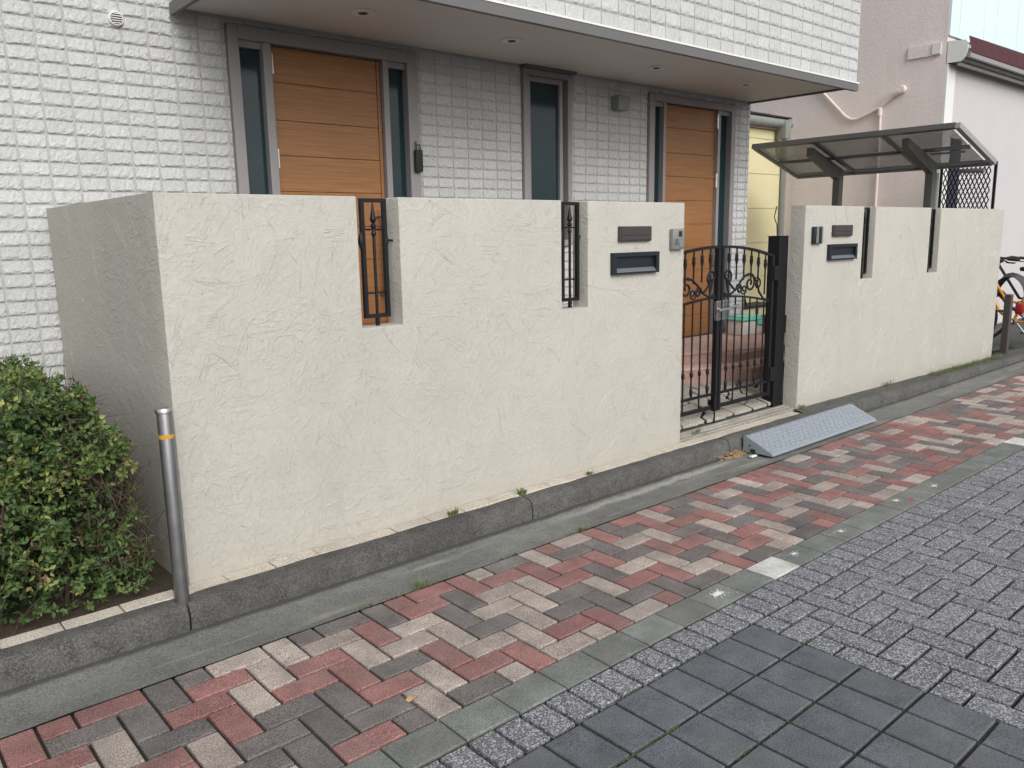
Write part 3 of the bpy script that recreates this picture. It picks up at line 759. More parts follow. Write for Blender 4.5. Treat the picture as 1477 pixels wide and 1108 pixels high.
# upper storey body
ub = MB(); ub.box(.76, FY+.012, 2.80, 6.588, HY+.011, 2.9)
ub.box(.76, FY+.012, 2.9003, 6.588, 6.0, 6.2)
upper = ub.build('upper_wall', M['sidback'], house)
stf = [MB(), MB()]; rc = random.Random(11); np_used = 0
for c in cells:
    sx, sz = c[1]-c[0]-(.0125 if c[5] == 0 else .006), c[3]-c[2]-(.0085 if c[5] == 0 else .010); sd = rc.randrange(6)
    me, mb = variant(sx, sz, sd)
    L = Vector(((c[0]+c[1])/2, c[4]-.0005, (c[2]+c[3])/2))
    if np_used < 300:
        inst('siding_block', me, Matrix.Translation(L), hw if c[5] == 0 else upper); np_used += 1
    else:
        if not infr((L.x, L.y, L.z), 260): continue
        stf[c[5]].add([(v[0]+L.x, v[1]+L.y, v[2]+L.z) for v in mb.v], mb.f, rc.random())
stf[0].build('siding_field', M['siding'], hw, kind='stuff'); stf[1].build('upper_siding_field', M['siding'], upper, kind='stuff')
# soffit, trims
b = MB(); b.box(.762, FY+.03, 2.783, 6.573, HY-.003, 2.7995)
sf = b.build('soffit', M['soffit'], house)
b = MB(); b.box(.74, FY-.008, 2.735, 6.585, FY+.028, 2.7985); b.box(6.575, FY+.0285, 2.765, 6.590, HY+.011, 2.7985); b.box(.735, FY+.0285, 2.735, .760, HY-.02, 2.7985)
b.build('fascia_trim', M['fascia'], house)
b = MB(); b.box(.74, FY-.012, 2.7995, 6.597, FY+.010, 2.812); b.build('drip_edge', M['white'], house)
for x in (1.663, 2.823, 4.363, 5.63):
    b = MB(); b.tube_prof((x, 1.165, 2.782), (0, 0, -1), [(.074, 0), (.072, .006), (.062, .008), (.036, .006)], 28)
    o = b.build('downlight', M['white'], house, True)
    b = MB(); b.tube_prof((x, 1.165, 2.774), (0, 0, -1), [(.028, 0), (.026, .002), (.02, .0025)], 20); b.build('lens', M['slot'], o, True)
# doors
def entrance(x0, x1, z1, pane_l, door, pane_r, zt, hinge_left, zb=.43):
    y = HY-.02
    b = MB(); yb = HY+.13
    dx0, dx1 = door
    def bar(a, c, d, e, yy=y): b.cbox(a, yy, d, c, yb, e, .003)
    bar(x0, pane_l[0], zb, z1); bar(pane_r[1], x1, zb, z1)
    bar(pane_l[0]+.0005, pane_r[1]-.0005, zt+.012, z1)
    bar(pane_l[1], dx0, zb, zt+.0115, y+.012); bar(dx1, pane_r[0], zb, zt+.0115, y+.012)
    for p in (pane_l, pane_r):
        b.box(p[0]+.0005, y+.03, zt-.028, p[1]-.0005, yb, zt+.0115); b.box(p[0]+.0005, y+.03, zb, p[1]-.0005, yb, zb+.08)
    fr = b.build('door_frame', M['frame'], house)
    for p in (pane_l, pane_r):
        b = MB(); b.box(p[0]+.001, HY+.045, zb+.08, p[1]-.001, HY+.06, zt-.028); b.build('sidelight_pane', M['glass'], fr)
    b = MB(); b.box(dx0+.005, HY+.052, zb+.01, dx1-.005, HY+.088, zt+.006)
    dr = b.build('front_door', M['wood'], house)
    zz = [zt+.006, 2.447, 2.219, 2.003, 1.78, 1.555, 1.33, 1.105, .88, .655, zb+.012]
    for k in range(len(zz)-1):
        b = MB(); b.cbox(dx0+.006, HY+.030, zz[k+1]+.0014, dx1-.034 if hinge_left else dx1-.006, HY+.0515, zz[k]-.0014, .0016)
        b.build('door_board', M['wood'], dr)
    if hinge_left:
        b = MB(); b.cbox(dx1-.030, HY+.026, zb+.012, dx1-.006, HY+.0515, zt+.004, .002); b.build('edge_board', M['wood'], dr)
    hx = dx0-.006 if hinge_left else dx1+.004
    for z in (2.55, 1.98, 1.2):
        b = MB(); b.tube([(hx, HY+.002, z-.07), (hx, HY+.002, z+.07)], .010, 10); b.box(hx-.012, HY+.004, z-.06, hx+.02, HY+.03, z+.06); b.build('hinge', M['steel'], dr, True)
    hx = dx1-.075 if hinge_left else dx0+.075
    b = MB(); b.tube([(hx, HY-.06, 1.02), (hx, HY-.06, 1.70)], .013, 12); b.tube([(hx+.028, HY-.03, 1.10), (hx+.028, HY-.03, 1.62)], .012, 12)
    for z in (1.08, 1.62): b.tube([(hx, HY-.06, z), (hx, HY+.03, z)], .008, 8)
    b.build('handle', M['cport'], dr, True)
entrance(1.062, 2.416, 2.743, (1.128, 1.282), (1.337, 2.140), (2.184, 2.330), 2.652, True)
entrance(4.953, 6.303, 2.723, (5.028, 5.168), (5.204, 6.022), (6.062, 6.235), 2.645, False)
# tall window
b = MB(); y = HY-.022; z0, z1 = 1.382, 2.76
b.cbox(3.417, y, z0, 3.470, HY+.12, z1-.002, .003); b.cbox(3.905, y, z0, 3.953, HY+.12, z1-.002, .003); b.cbox(3.4705, y, z1-.045, 3.9045, HY+.12, z1-.002, .003); b.cbox(3.4705, y, z0, 3.9045, HY+.12, z0+.05, .003)
wf = b.build('window', M['frame'], house)
b = MB(); b.cbox(3.405, y-.035, z1-.001, 3.975, HY+.02, z1+.022, .003); b.cbox(3.408, y-.02, z1+.0225, 3.972, HY+.02, z1+.034, .002); b.build('hood', M['fascia'], wf)
b = MB(); y2 = HY+.01
b.cbox(3.472, y2, z0+.052, 3.516, HY+.07, z1-.047, .003); b.cbox(3.838, y2, z0+.052, 3.876, HY+.07, z1-.047, .003); b.cbox(3.5165, y2, z1-.085, 3.8375, HY+.07, z1-.047, .003); b.cbox(3.5165, y2, z0+.052, 3.8375, HY+.07, z0+.10, .003)
b.build('sash', M['frame'], wf)
b = MB(); b.box(3.5165, HY+.035, z0+.10, 3.8375, HY+.045, z1-.085); b.build('pane', M['glass'], wf)
# round vent and small box
b = MB(); b.tube_prof((.448, HY+.004, 2.676), (0, -1, 0), [(.040, -.004), (.040, .012), (.036, .018), (.031, .018)], 28)
v = b.build('round_vent', M['white'], house, True)
b = MB(); b.tube_prof((.448, HY-.0142, 2.676), (0, -1, 0), [(.031, 0), (.031, .001)], 24); b.build('vent_opening', M['slot'], v)
for k in range(5):
    z = 2.652+k*.012; hwid = math.sqrt(max(.0001, .030**2-(z-2.676)**2)); b = MB(); b.box(.448-hwid, HY-.020, z-.002, .448+hwid, HY-.0155, z+.0025); b.build('louvre', M['white'], v)
b = MB(); b.cbox(4.455, HY-.085, 2.528, 4.595, HY-.001, 2.648, .006); b.build('vent_hood', M['gutterpipe'], house)
# key lock box hanging on the right hand door frame post
t = thing('key_lock_box', 'black combination key box hanging beside the left orange door', 'lock box', (2.38, HY-.03, 1.93))
b = MB(); b.cbox(2.352, HY-.062, 1.93, 2.412, HY-.026, 2.085, .010); b.build('body', M['rubber'], t, True)
for k in range(5):
    b = MB(); b.cbox(2.366, HY-.067, 1.948+k*.026, 2.398, HY-.0605, 1.964+k*.026, .002); b.build('dial', M['slot'], t)
b = MB(); b.tube([(2.364, HY-.044, 2.083)]+[(2.382-.018*math.cos(a), HY-.044, 2.105+.02*math.sin(a)) for a in [i*math.pi/8 for i in range(9)]]+[(2.40, HY-.044, 2.083)], .0045, 8); b.build('shackle', M['rubber'], t, True)
b = MB(); b.cbox(2.368, HY-.05, 2.120, 2.396, HY-.021, 2.143, .003); b.build('hook', M['frame'], t)

# terrace and steps
def steppoly(d): return [(2.9-d, 1.715), (3.9-d*.8, 1.36-d*.5), (4.6-d*.6, 1.03-d*.75), (4.98-d*.35, .78-d*.95), (6.6+d*0, .745-d), (6.6+d*0, 1.715)]
steps = thing('terrace_steps', 'two pink tiled steps leading up to the right hand orange door', 'steps', (5.2, 1.2, .2))
def step(P, z0, z1, nm):
    b = MB(); b.prism(P, 'z', z0, z1-.012); s = b.build(nm, M['prise'], steps)
    xs_ = [p[0] for p in P]; ys_ = [p[1] for p in P]
    nxx = int((max(xs_)-min(xs_))/.15)+1; nyy = int((max(ys_)-min(ys_))/.15)+1
    for i in range(nxx):
        for j in range(nyy):
            a, c = min(xs_)+i*.15, max(ys_)-(j+1)*.15; Q = [(a+.002, c+.002), (a+.148, c+.002), (a+.148, c+.148), (a+.002, c+.148)]
            n = len(P)
            for k in range(n):
                p, q = P[k], P[(k+1) % n]; nn = (q[1]-p[1], -(q[0]-p[0])); l = math.hypot(*nn); nn = (nn[0]/l, nn[1]/l)
                Q = clip_half(Q, nn, nn[0]*p[0]+nn[1]*p[1]+.010)
                if len(Q) < 3: break
            if len(Q) >= 3:
                b = MB(); b.prism(Q, 'z', z1-.0119, z1); b.build('tile', M['ptile'], s)
step(steppoly(.26), .10, .352, 'lower_step'); step(steppoly(0), .3525, .435, 'upper_step')
st2 = thing('door_step', 'pink tiled porch step at the left hand orange door, behind the wall', 'steps', (1.7, 1.5, .2))
b = MB(); b.box(.9, 1.1, .15, 2.55, 1.715, .43); b.build('slab', M['ptile'], st2)
# things on the terrace
t = thing('storage_box', 'white plastic box with a mint green lid on the pink terrace', 'box', (6.2, 1.5, .435))
Mx = Matrix.Translation((6.235, 1.47, .436)) @ Matrix.Rotation(R(-6), 4, 'Z')
b = MB(); b.cbox(-.175, -.10, 0, .175, .12, .145, .012, Mx); b.cbox(-.16, -.092, .0, .16, .112, .02, .004, Mx); b.build('tub', M['white'], t, True)
b = MB(); b.cbox(-.19, -.115, .146, .19, .135, .175, .010, Mx); b.cbox(-.15, -.09, .1752, .15, .11, .19, .007, Mx); b.build('lid', M['mint'], t, True)
b = MB(); b.cbox(.05, -.118, .10, .13, -.101, .145, .003, Mx); b.build('latch', M['mint'], t)
t = thing('planter', 'long dark red planter on the pink terrace beside the white box', 'planter', (6.5, 1.3, .435))
b = MB(); 
for (a, c, d, e) in ((6.37, 1.22, 6.595, 1.24), (6.37, 1.38, 6.595, 1.40), (6.37, 1.2405, 6.385, 1.3795), (6.58, 1.2405, 6.595, 1.3795)): b.box(a, c, .436, d, e, .60)
b.box(6.3855, 1.2405, .44, 6.5795, 1.3795, .56); b.build('tub', M['planter'], t)
b = MB()
for (a, c, d, e) in ((6.355, 1.205, 6.597, 1.222), (6.355, 1.398, 6.597, 1.415)): b.cbox(a, c, .592, d, e, .62, .003)
b.cbox(6.352, 1.2225, .592, 6.37, 1.3975, .62, .003); b.build('rim', M['planter'], t)
t = thing('plant_stand', 'black metal plant stand beyond the mint lidded box, seen through the gate', 'plant stand', (6.9, 1.9, .06))
b = MB(); b.box(6.72, 1.85, .62, 7.5, 2.15, .65); b.build('shelf', M['rubber'], t)
for x, y in ((6.74, 1.87), (7.48, 1.87), (6.74, 2.13), (7.48, 2.13)):
    b = MB(); b.box(x-.012, y-.012, .06, x+.012, y+.012, .6195); b.build('leg', M['rubber'], t)
b = MB(); b.tube([(6.90, 1.9, .652), (6.78, 2.0, 1.22)], .012, 6); b.build('bracket', M['rubber'], t); b = MB(); b.tube([(6.93, 1.93, .652), (7.0, 2.05, 1.0)], .012, 6); b.build('bracket', M['rubber'], t)

# ------------------------------------------------------------ iron gate
gate = thing('iron_gate', 'black wrought iron double gate with scrolls and arched top between the stucco walls', 'gate', (3.83, .15, .2))
GY = .15
def arch(d, z0, z1, wd=.70): return z0-(z0-z1)*(d/wd)**2
def gz(d): return arch(d, 1.373, 1.283)
def gm(d): return arch(d, 1.022, .940)
for sgn in (-1, 1):
    c = 3.84+sgn*.006; W = .680
    b = MB(); b.box(min(c, c+sgn*.034), GY-.017, .205, max(c, c+sgn*.026), GY+.017, gz(0)-.002)
    b.build('stile', M['iron'], gate); b = MB(); b.box(min(c+sgn*(W-.03), c+sgn*W), GY-.015, .215, max(c+sgn*(W-.03), c+sgn*W), GY+.015, gz(W)+.004)
    fr = b.build('hinge_stile', M['iron'], gate)
    N = 16
    for fn, h, dy in ((gz, .009, .0135), (gm, .007, .010)):
        b = MB()
        for k in range(N):
            d0, d1 = W*k/N, W*(k+1)/N
            vs = []
            for d in (d0, d1): vs += [(c+sgn*d, GY-dy, fn(d)-h), (c+sgn*d, GY+dy, fn(d)-h), (c+sgn*d, GY+dy, fn(d)+h), (c+sgn*d, GY-dy, fn(d)+h)]
            b.add(vs, [(0, 1, 5, 4), (1, 2, 6, 5), (2, 3, 7, 6), (3, 0, 4, 7)]+([(0, 3, 2, 1)] if k == 0 else [])+([(4, 5, 6, 7)] if k == N-1 else []))
        b.build('arched_rail', M['iron'], fr)
    b = MB()
    x0, x1 = sorted((c+sgn*.026, c+sgn*(W-.03)))
    b.box(x0, GY-.012, .222, x1, GY+.012, .246); b.box(x0, GY-.010, .322, x1, GY+.010, .338)
    b.build('bottom_rail', M['iron'], fr)
    for k in range(6):
        d = .106+k*.094; x = c+sgn*d
        low = .246 if k % 2 == 0 else .338
        b = MB(); b.tube([(x, GY, .2465 if k % 2 else .3385), (x, GY, gm(d)-.006)], .0062, 8)
        zk = .505; b.lathe(x, GY, [(.006, zk-.03), (.0125, zk-.014), (.0125, zk+.006), (.006, zk+.02)], 10)
        if k % 2 == 0: zk2 = .40; b.lathe(x, GY, [(.006, zk2-.06), (.0125, zk2-.03), (.0125, zk2-.01), (.006, zk2+.01)], 10)
        b.build('lower_bar', M['iron'], fr, True)
        b = MB(); zb_ = gm(d)+(.12 if 1 <= k <= 4 else .04); b.tube([(x, GY, zb_), (x, GY, gz(d)-.008)], .0062, 8)
        zk = gz(d)-.085; b.lathe(x, GY, [(.006, zk-.035), (.014, zk), (.010, zk+.022), (.013, zk+.03), (.006, zk+.045)], 10)
        b.build('upper_bar', M['iron'], fr, True)
    # scrolls
    def spiral(cx, cz, r0, r1, a0, turns, n=34):
        P = []
        for i in range(n+1):
            t_ = i/n; a = a0+turns*2*math.pi*t_; r = r0+(r1-r0)*t_**.8
            P.append((cx+r*math.cos(a), cz+r*math.sin(a)))
        return P
    def sc(pts, rad=.0078):
        b = MB(); b.tube([(c+sgn*x_, GY-.002, z_) for x_, z_ in pts], rad, 8); b.build('scroll', M['iron'], fr, True)
    sc([(.052, 1.04), (.075, 1.025), (.11, 1.035)]+spiral(.085, 1.155, .012, .058, R(200), -1.15)[:1]+[])
    # tall scroll beside the middle stile
    sc(list(reversed(spiral(.088, 1.165, .056, .012, R(-60), 1.3)))+[(.15, 1.085), (.19, 1.055)])
    # long wave sweeping outwards and ending in a spiral
    wave = [(.052, 1.045), (.12, 1.03), (.19, 1.06), (.25, 1.115), (.31, 1.158), (.36, 1.17)]
    sc(wave+spiral(.375, 1.10, .07, .014, R(85), -1.35)[1:])
    sc([(.31, 1.158), (.40, 1.165), (.46, 1.11), (.50, 1.03), (.56, .975), (.63, .965)])
    sc(list(reversed(spiral(.24, 1.065, .036, .010, R(150), -1.3)))+[(.215, 1.10)])
    sc(spiral(.30, 1.06, .040, .010, R(200), 1.3), .006)
    sc(spiral(.475, 1.09, .055, .012, R(150), -1.25), .006)
b = MB(); b.cbox(3.765, GY-.04, .862, 3.815, GY-.0175, 1.000, .004); b.cbox(3.835, GY-.04, .862, 3.897, GY-.0175, 1.000, .004)
lk = b.build('lock_case', M['steel'], gate)
b = MB(); b.tube([(3.79, GY-.041, .94), (3.79, GY-.075, .94), (3.76, GY-.08, .938), (3.73, GY-.078, .934)], .008, 10); b.tube([(3.79, GY-.075, .94), (3.86, GY-.078, .945), (3.94, GY-.075, .958), (3.99, GY-.07, .962)], [.008, .008, .009, .006], 10); b.build('lever_handle', M['steel'], lk, True)
b = MB(); b.box(3.775, GY-.032, .23, 3.812, GY-.0175, .33); b.tube([(3.79, GY-.025, .10), (3.79, GY-.025, .30)], .006, 8); b.build('drop_bolt', M['iron'], gate)
for z in (1.16, .385):
    b = MB(); b.cbox(4.508, GY-.028, z-.055, 4.566, GY+.022, z+.055, .004); b.build('hinge', M['iron'], gate)
t = thing('gate_post', 'square black post carrying the right leaf of the iron gate', 'post', (4.63, .18, .1))
b = MB(); b.cbox(4.567, .125, .10, 4.692, .225, 1.43, .004); b.build('shaft', M['post'], t)
b = MB(); b.cbox(4.563, .121, 1.4305, 4.696, .229, 1.438, .002); b.build('cap', M['post'], t)
b = MB(); b.tube([(4.62, .18, 1.438), (4.625, .19, 1.52), (4.60, .2, 1.58), (4.63, .2, 1.66)], .004, 6); b.build('wire', M['iron'], t)
t = thing('gate_post', 'black post of the left gate leaf, mostly hidden behind the end of the left wall', 'post', (3.1, .18, .1))
b = MB(); b.cbox(3.02, .125, .10, 3.15, .225, 1.30, .004); b.build('shaft', M['post'], t)

# ------------------------------------------------------------ kerb ramp
rp = thing('kerb_ramp', 'blue grey plastic kerb ramp lying in the gutter before the gate', 'ramp', (4.4, -.3, 0))
x0, x1 = 3.66, 5.14
b = MB(); P = [(-.205, .004), (-.205, .108), (-.225, .110), (-.425, .020), (-.432, .012), (-.432, .004)]
b.prism(P, 'x', x0, x1); b.build('wedge', M['ramp'], rp)
b = MB(); dy, dz = -.200, -.090; Lr = math.hypot(dy, dz); ny, nz = dz/Lr, -dy/Lr   # surface frame
def onr(x, s, h): return (x, -.225+dy*s/Lr+(-ny)*-h*1.0, .110+dz*s/Lr+nz*h)
nxr, nsr = 46, 7
for i in range(nxr):
    for j in range(nsr):
        cx = x0+.03+i*(x1-x0-.06)/(nxr-1); s = .022+j*(Lr-.045)/(nsr-1); ang = R(38 if (i+j) % 2 else -38); l, w_ = .0125, .0032
        ux, us = math.cos(ang), math.sin(ang); q = []
        for a, c in ((-l, -w_), (l, -w_), (l, w_), (-l, w_)): q.append((cx+a*ux-c*us, s+a*us+c*ux))
        vs = [onr(p[0], p[1], -.001) for p in q]+[onr(p[0], p[1], .0045) for p in q]
        b.add(vs, [(4, 5, 6, 7), (0, 1, 5, 4), (1, 2, 6, 5), (2, 3, 7, 6), (3, 0, 4, 7)])
b.build('tread_pattern', M['tread'], rp, kind='stuff')
b = MB(); b.box(x0-.003, -.30, .006, x0+.001, -.262, .028); b.box(x0-.003, -.262, .045, x0+.001, -.252, .055); b.build('end_notch', M['rubber'], rp)
b = MB(); b.box(4.399, -.430, .0065, 4.402, -.2251, .0105)
# ------------------------------------------------------------ bollards
t = thing('bollard', 'brushed steel bollard with a yellow band at the left wall corner', 'bollard', (-.075, -.13, .1))
b = MB(); b.lathe(-.075, -.13, [(.0275, .06), (.0275, .855), (.025, .862)], 28); b.build('tube', M['dsteel'], t, True)
b = MB(); b.lathe(-.075, -.13, [(.0315, .850), (.0315, .862), (.028, .868), (.010, .871)], 28); b.build('cap', M['steel'], t, True)
b = MB(); b.lathe(-.075, -.13, [(.0281, .752), (.0281, .768)], 28); b.build('reflective_band', M['tape'], t, True)
t = thing('bollard', 'thin brown grey post standing before the bicycles at the right edge', 'bollard', (9.19, .0, .03))
b = MB(); b.cbox(9.155, -.035, .0, 9.225, .035, .715, .005); b.build('shaft', M['brownpost'], t)
b = MB(); b.cbox(9.15, -.04, .7155, 9.23, .04, .728, .003); b.build('cap', M['silver'], t)

# ------------------------------------------------------------ neighbours: pink building, yellow shed, canopy
pk = thing('shop_building', 'pink rendered building with a mauve shop front and maroon awning at right', 'building', (10, 1.2, 0))
b = MB(); b.box(10.0, 1.20, 0, 10.25, 9.0, 7.5); b.build('side_wall', M['pink'], pk)
b = MB(); b.box(10.0, 1.170, 0, 10.2505, 1.1995, 3.47); b.build('corner_strip', M['white'], pk)
b = MB(); b.box(10.2508, 1.19, 0, 40, 1.44, 3.55); fw_ = b.build('shop_front', M['mauve'], pk)
b = MB(); b.box(10.2508, 1.2201, 3.80, 40, 1.4, 7.5); up_ = b.build('upper_cladding', M['cyan'], pk)
xx = 10.004
for k in range(24):
    w_ = .42 if k % 2 == 0 else .78
    if k == 0: w_ = .28
    b = MB(); b.cbox(xx, 1.175, 3.80, xx+w_-.010, 1.1995, 7.4, .003); b.build('cladding_panel', M['cyan'], up_); xx += w_
b = MB(); b.box(10.2508, 1.2, 3.5505, 40, 1.44, 3.7995); b.build('band', M['mauve'], pk)
# awning box and its cloth
P = [(1.19, 3.475), (1.02, 3.475), (.975, 3.52), (.955, 3.60), (.955, 3.68), (.985, 3.715), (1.19, 3.735)]
b = MB(); b.prism(P, 'x', 9.998, 10.012); aw = b.build('awning_end_plate', M['white'], pk)
P2 = [(1.19, 3.48), (1.03, 3.48), (.99, 3.50), (.98, 3.56), (1.02, 3.60), (1.10, 3.62), (1.19, 3.73)]
b = MB(); b.prism(P2, 'x', 10.013, 24); b.build('awning_box', M['cport'], pk)
b = MB(); b.add([(10.2, 1.03, 3.66), (24, 1.03, 3.66), (24, .86, 3.60), (10.2, .975, 3.60)], [(0, 1, 2, 3)]); b.add([(10.2, 1.03, 3.80), (24, 1.03, 4.0), (24, .86, 3.60), (10.2, .975, 3.58)], [(0, 1, 2, 3)]); b.build('awning_cloth', M['maroon'], pk)
b = MB(); b.box(10.03, .93, 3.515, 24, .974, 3.565); b.box(10.03, 1.05, 3.44, 24, 1.085, 3.4745); b.build('awning_rail', M['frame'], pk)
b = MB(); b.box(9.975, 1.265, 3.59, 9.999, 1.66, 3.735); b.build('bracket_plate', M['pink'], pk)
b = MB(); b.box(9.96, 1.255, 3.60, 9.974, 1.36, 3.73); b.build('bracket_cap', M['white'], pk)
# conduit on the pink wall
b = MB(); X = 9.965
b.tube([(X, 3.05, 3.62), (X, 2.93, 3.47), (X, 2.83, 3.385), (X, 2.62, 3.17), (X, 2.45, 2.99), (X, 2.36, 2.935), (X, 2.28, 2.93), (X, 2.15, 2.975), (X, 2.02, 3.03), (X, 1.97, 3.05)], .021, 10)
b.tube([(X, 1.97, 3.05), (X, 1.90, 3.12), (X, 1.82, 3.19), (X, 1.72, 3.225)], [.022, .032, .042, .045], 10)
b.tube([(X, 1.97, 3.07), (X, 1.965, 3.0), (X, 1.955, 2.6), (X, 1.95, .1)], .018, 10); b.lathe(X, 1.97, [(.02, 2.93), (.03, 2.94), (.03, 3.03), (.02, 3.04)], 12)
b.tube_prof((X+.03, 1.70, 3.235), (-1, 0, 0), [(.05, 0), (.055, .03), (.045, .06), (.02, .065)], 16)
b.build('wall_pipe', M['pipe'], pk, True)
b = MB(); b.box(10.3, 1.172, .03, 10.62, 1.1895, 2.6); b.build('navy_shutter', M['navy'], pk)

sh = thing('shed', 'pale yellow panelled outbuilding behind the white house, with a grey roof gutter', 'shed', (8.3, 3.3, 0))
b = MB(); b.box(6.62, 3.32, 0, 9.99, 3.6, 3.0); b.build('wall', M['yellow'], sh)
for k in range(7):
    z = .36+.475*k-.475
    b = MB(); b.cbox(6.625, 3.30, max(.0, z)+.003, 9.80, 3.3195, min(z+.475, 2.86)-.003, .002)
    if min(z+.475, 2.86)-max(0, z) > .05: b.build('wall_panel', M['yellow'], sh)
b = MB(); b.box(6.6, 3.25, 2.87, 9.99, 3.3195, 2.90); b.build('trim', M['flag'], sh)
b = MB(); b.tube([(6.6, 3.20, 2.955), (9.85, 3.20, 2.955)], .062, 12); b.build('roof_gutter', M['gutterpipe'], sh, True)
b = MB(); b.cbox(9.60, 3.11, 2.74, 9.74, 3.25, 2.98, .008); b.tube([(9.67, 3.17, 2.74), (9.67, 3.17, 2.65), (9.70, 3.2, 2.58), (9.80, 3.26, 2.53), (9.84, 3.27, 2.48), (9.84, 3.27, .06)], .045, 12); b.build('downpipe', M['gutterpipe'], sh, True)
b = MB(); b.box(6.6, 3.14, 3.0205, 9.80, 3.7, 3.038); b.box(6.6, 3.18, 3.0385, 9.3, 3.7, 3.052); b.build('roof', M['roofdark'], sh)

# cycle canopy
cp = thing('cycle_canopy', 'grey aluminium canopy with smoked sheets on two posts behind the right wall', 'canopy', (8.95, 1.4, 0))
XL, ZL, XH, ZH, Y0, Y1 = 9.20, 2.185, 8.126, 2.505, .30, 2.68
def rf(u, y, dz=0): return (XH+(XL-XH)*u, y, ZH+(ZL-ZH)*u+dz)
def beam(b, p, q, wy, h):   # beam between two roof points, width in the in-plane cross direction
    p, q = Vector(p), Vector(q); d = (q-p).normalized(); s = Vector((0, 1, 0)) if abs(d.y) < .5 else Vector((XL-XH, 0, ZL-ZH)).normalized(); u_ = Vector((-(ZL-ZH), 0, (XL-XH))).normalized()
    if u_.z < 0: u_ = -u_
    vs = []
    for c in (p, q):
        for a, e in ((-wy, -h), (wy, -h), (wy, h), (-wy, h)): vs.append(c+s*a+u_*e)
    b.add(vs, [(0, 1, 2, 3), (7, 6, 5, 4), (0, 4, 5, 1), (1, 5, 6, 2), (2, 6, 7, 3), (3, 7, 4, 0)])
for nm, p, q in (('edge_beam', rf(0, Y0), rf(0, Y1)), ('edge_beam', rf(1, Y0), rf(1, Y1)), ('edge_beam', rf(-.01, Y0-.02), rf(1.0, Y0-.02)), ('edge_beam', rf(.03, Y1-.02), rf(.97, Y1-.02))):
    b = MB(); beam(b, p, q, .026, .028); b.build(nm, M['edge'] if abs(p[1]-Y0+.02) < .001 else M['cport'], cp)
for u_ in (.50,):
    b = MB(); beam(b, rf(u_, Y0+.05, -.012), rf(u_, Y1-.05, -.012), .018, .018); b.build('purlin', M['cport'], cp)
ys = [Y0+.045, 1.08, 1.88, Y1-.045]
for y in ys[1:3]:
    b = MB(); beam(b, rf(.03, y), rf(.97, y), .020, .016); b.build('rafter', M['cport'], cp)
for k in range(3):
    for a, c in ((.035, .48), (.52, .965)):
        b = MB(); b.add([rf(a, ys[k]+.02, .004), rf(c, ys[k]+.02, .004), rf(c, ys[k+1]-.02, .004), rf(a, ys[k+1]-.02, .004), rf(a, ys[k]+.02, .010), rf(c, ys[k]+.02, .010), rf(c, ys[k+1]-.02, .010), rf(a, ys[k+1]-.02, .010)], [(0, 1, 2, 3), (4, 5, 6, 7), (0, 1, 5, 4), (1, 2, 6, 5), (2, 3, 7, 6), (3, 0, 4, 7)])
        b.build('roof_sheet', M['poly'], cp)
for y in (.85, 1.97):
    b = MB(); b.cbox(8.90, y-.045, .06, 9.00, y+.045, 2.205, .005); b.build('post', M['cport'], cp)
    b = MB()
    p0, p1 = rf(.72, y, -.10), rf(.10, y, -.055)
    vs = [(8.98, y-.038, 2.06), (8.98, y-.038, 2.215), (8.23, y-.038, 2.44), (8.23, y-.038, 2.34), (8.98, y+.038, 2.06), (8.98, y+.038, 2.215), (8.23, y+.038, 2.44), (8.23, y+.038, 2.34)]
    b.add(vs, [(0, 1, 2, 3), (7, 6, 5, 4), (0, 4, 5, 1), (1, 5, 6, 2), (2, 6, 7, 3), (3, 7, 4, 0)]); b.build('arm', M['cport'], cp)
b = MB(); b.tube([(9.14, Y0+.05, 2.10), (9.14, .62, 2.11)], .025, 10); b.tube([(9.05, .82, 2.10), (9.05, .82, .06)], .022, 10); b.build('rain_pipe', M['silver'], cp, True)
b = MB(); b.box(8.72, .42, 2.28, 8.76, .78, 2.30); b.box(8.62, .36, 2.315, 8.66, .70, 2.335); b.build('strap', M['silver'], cp)

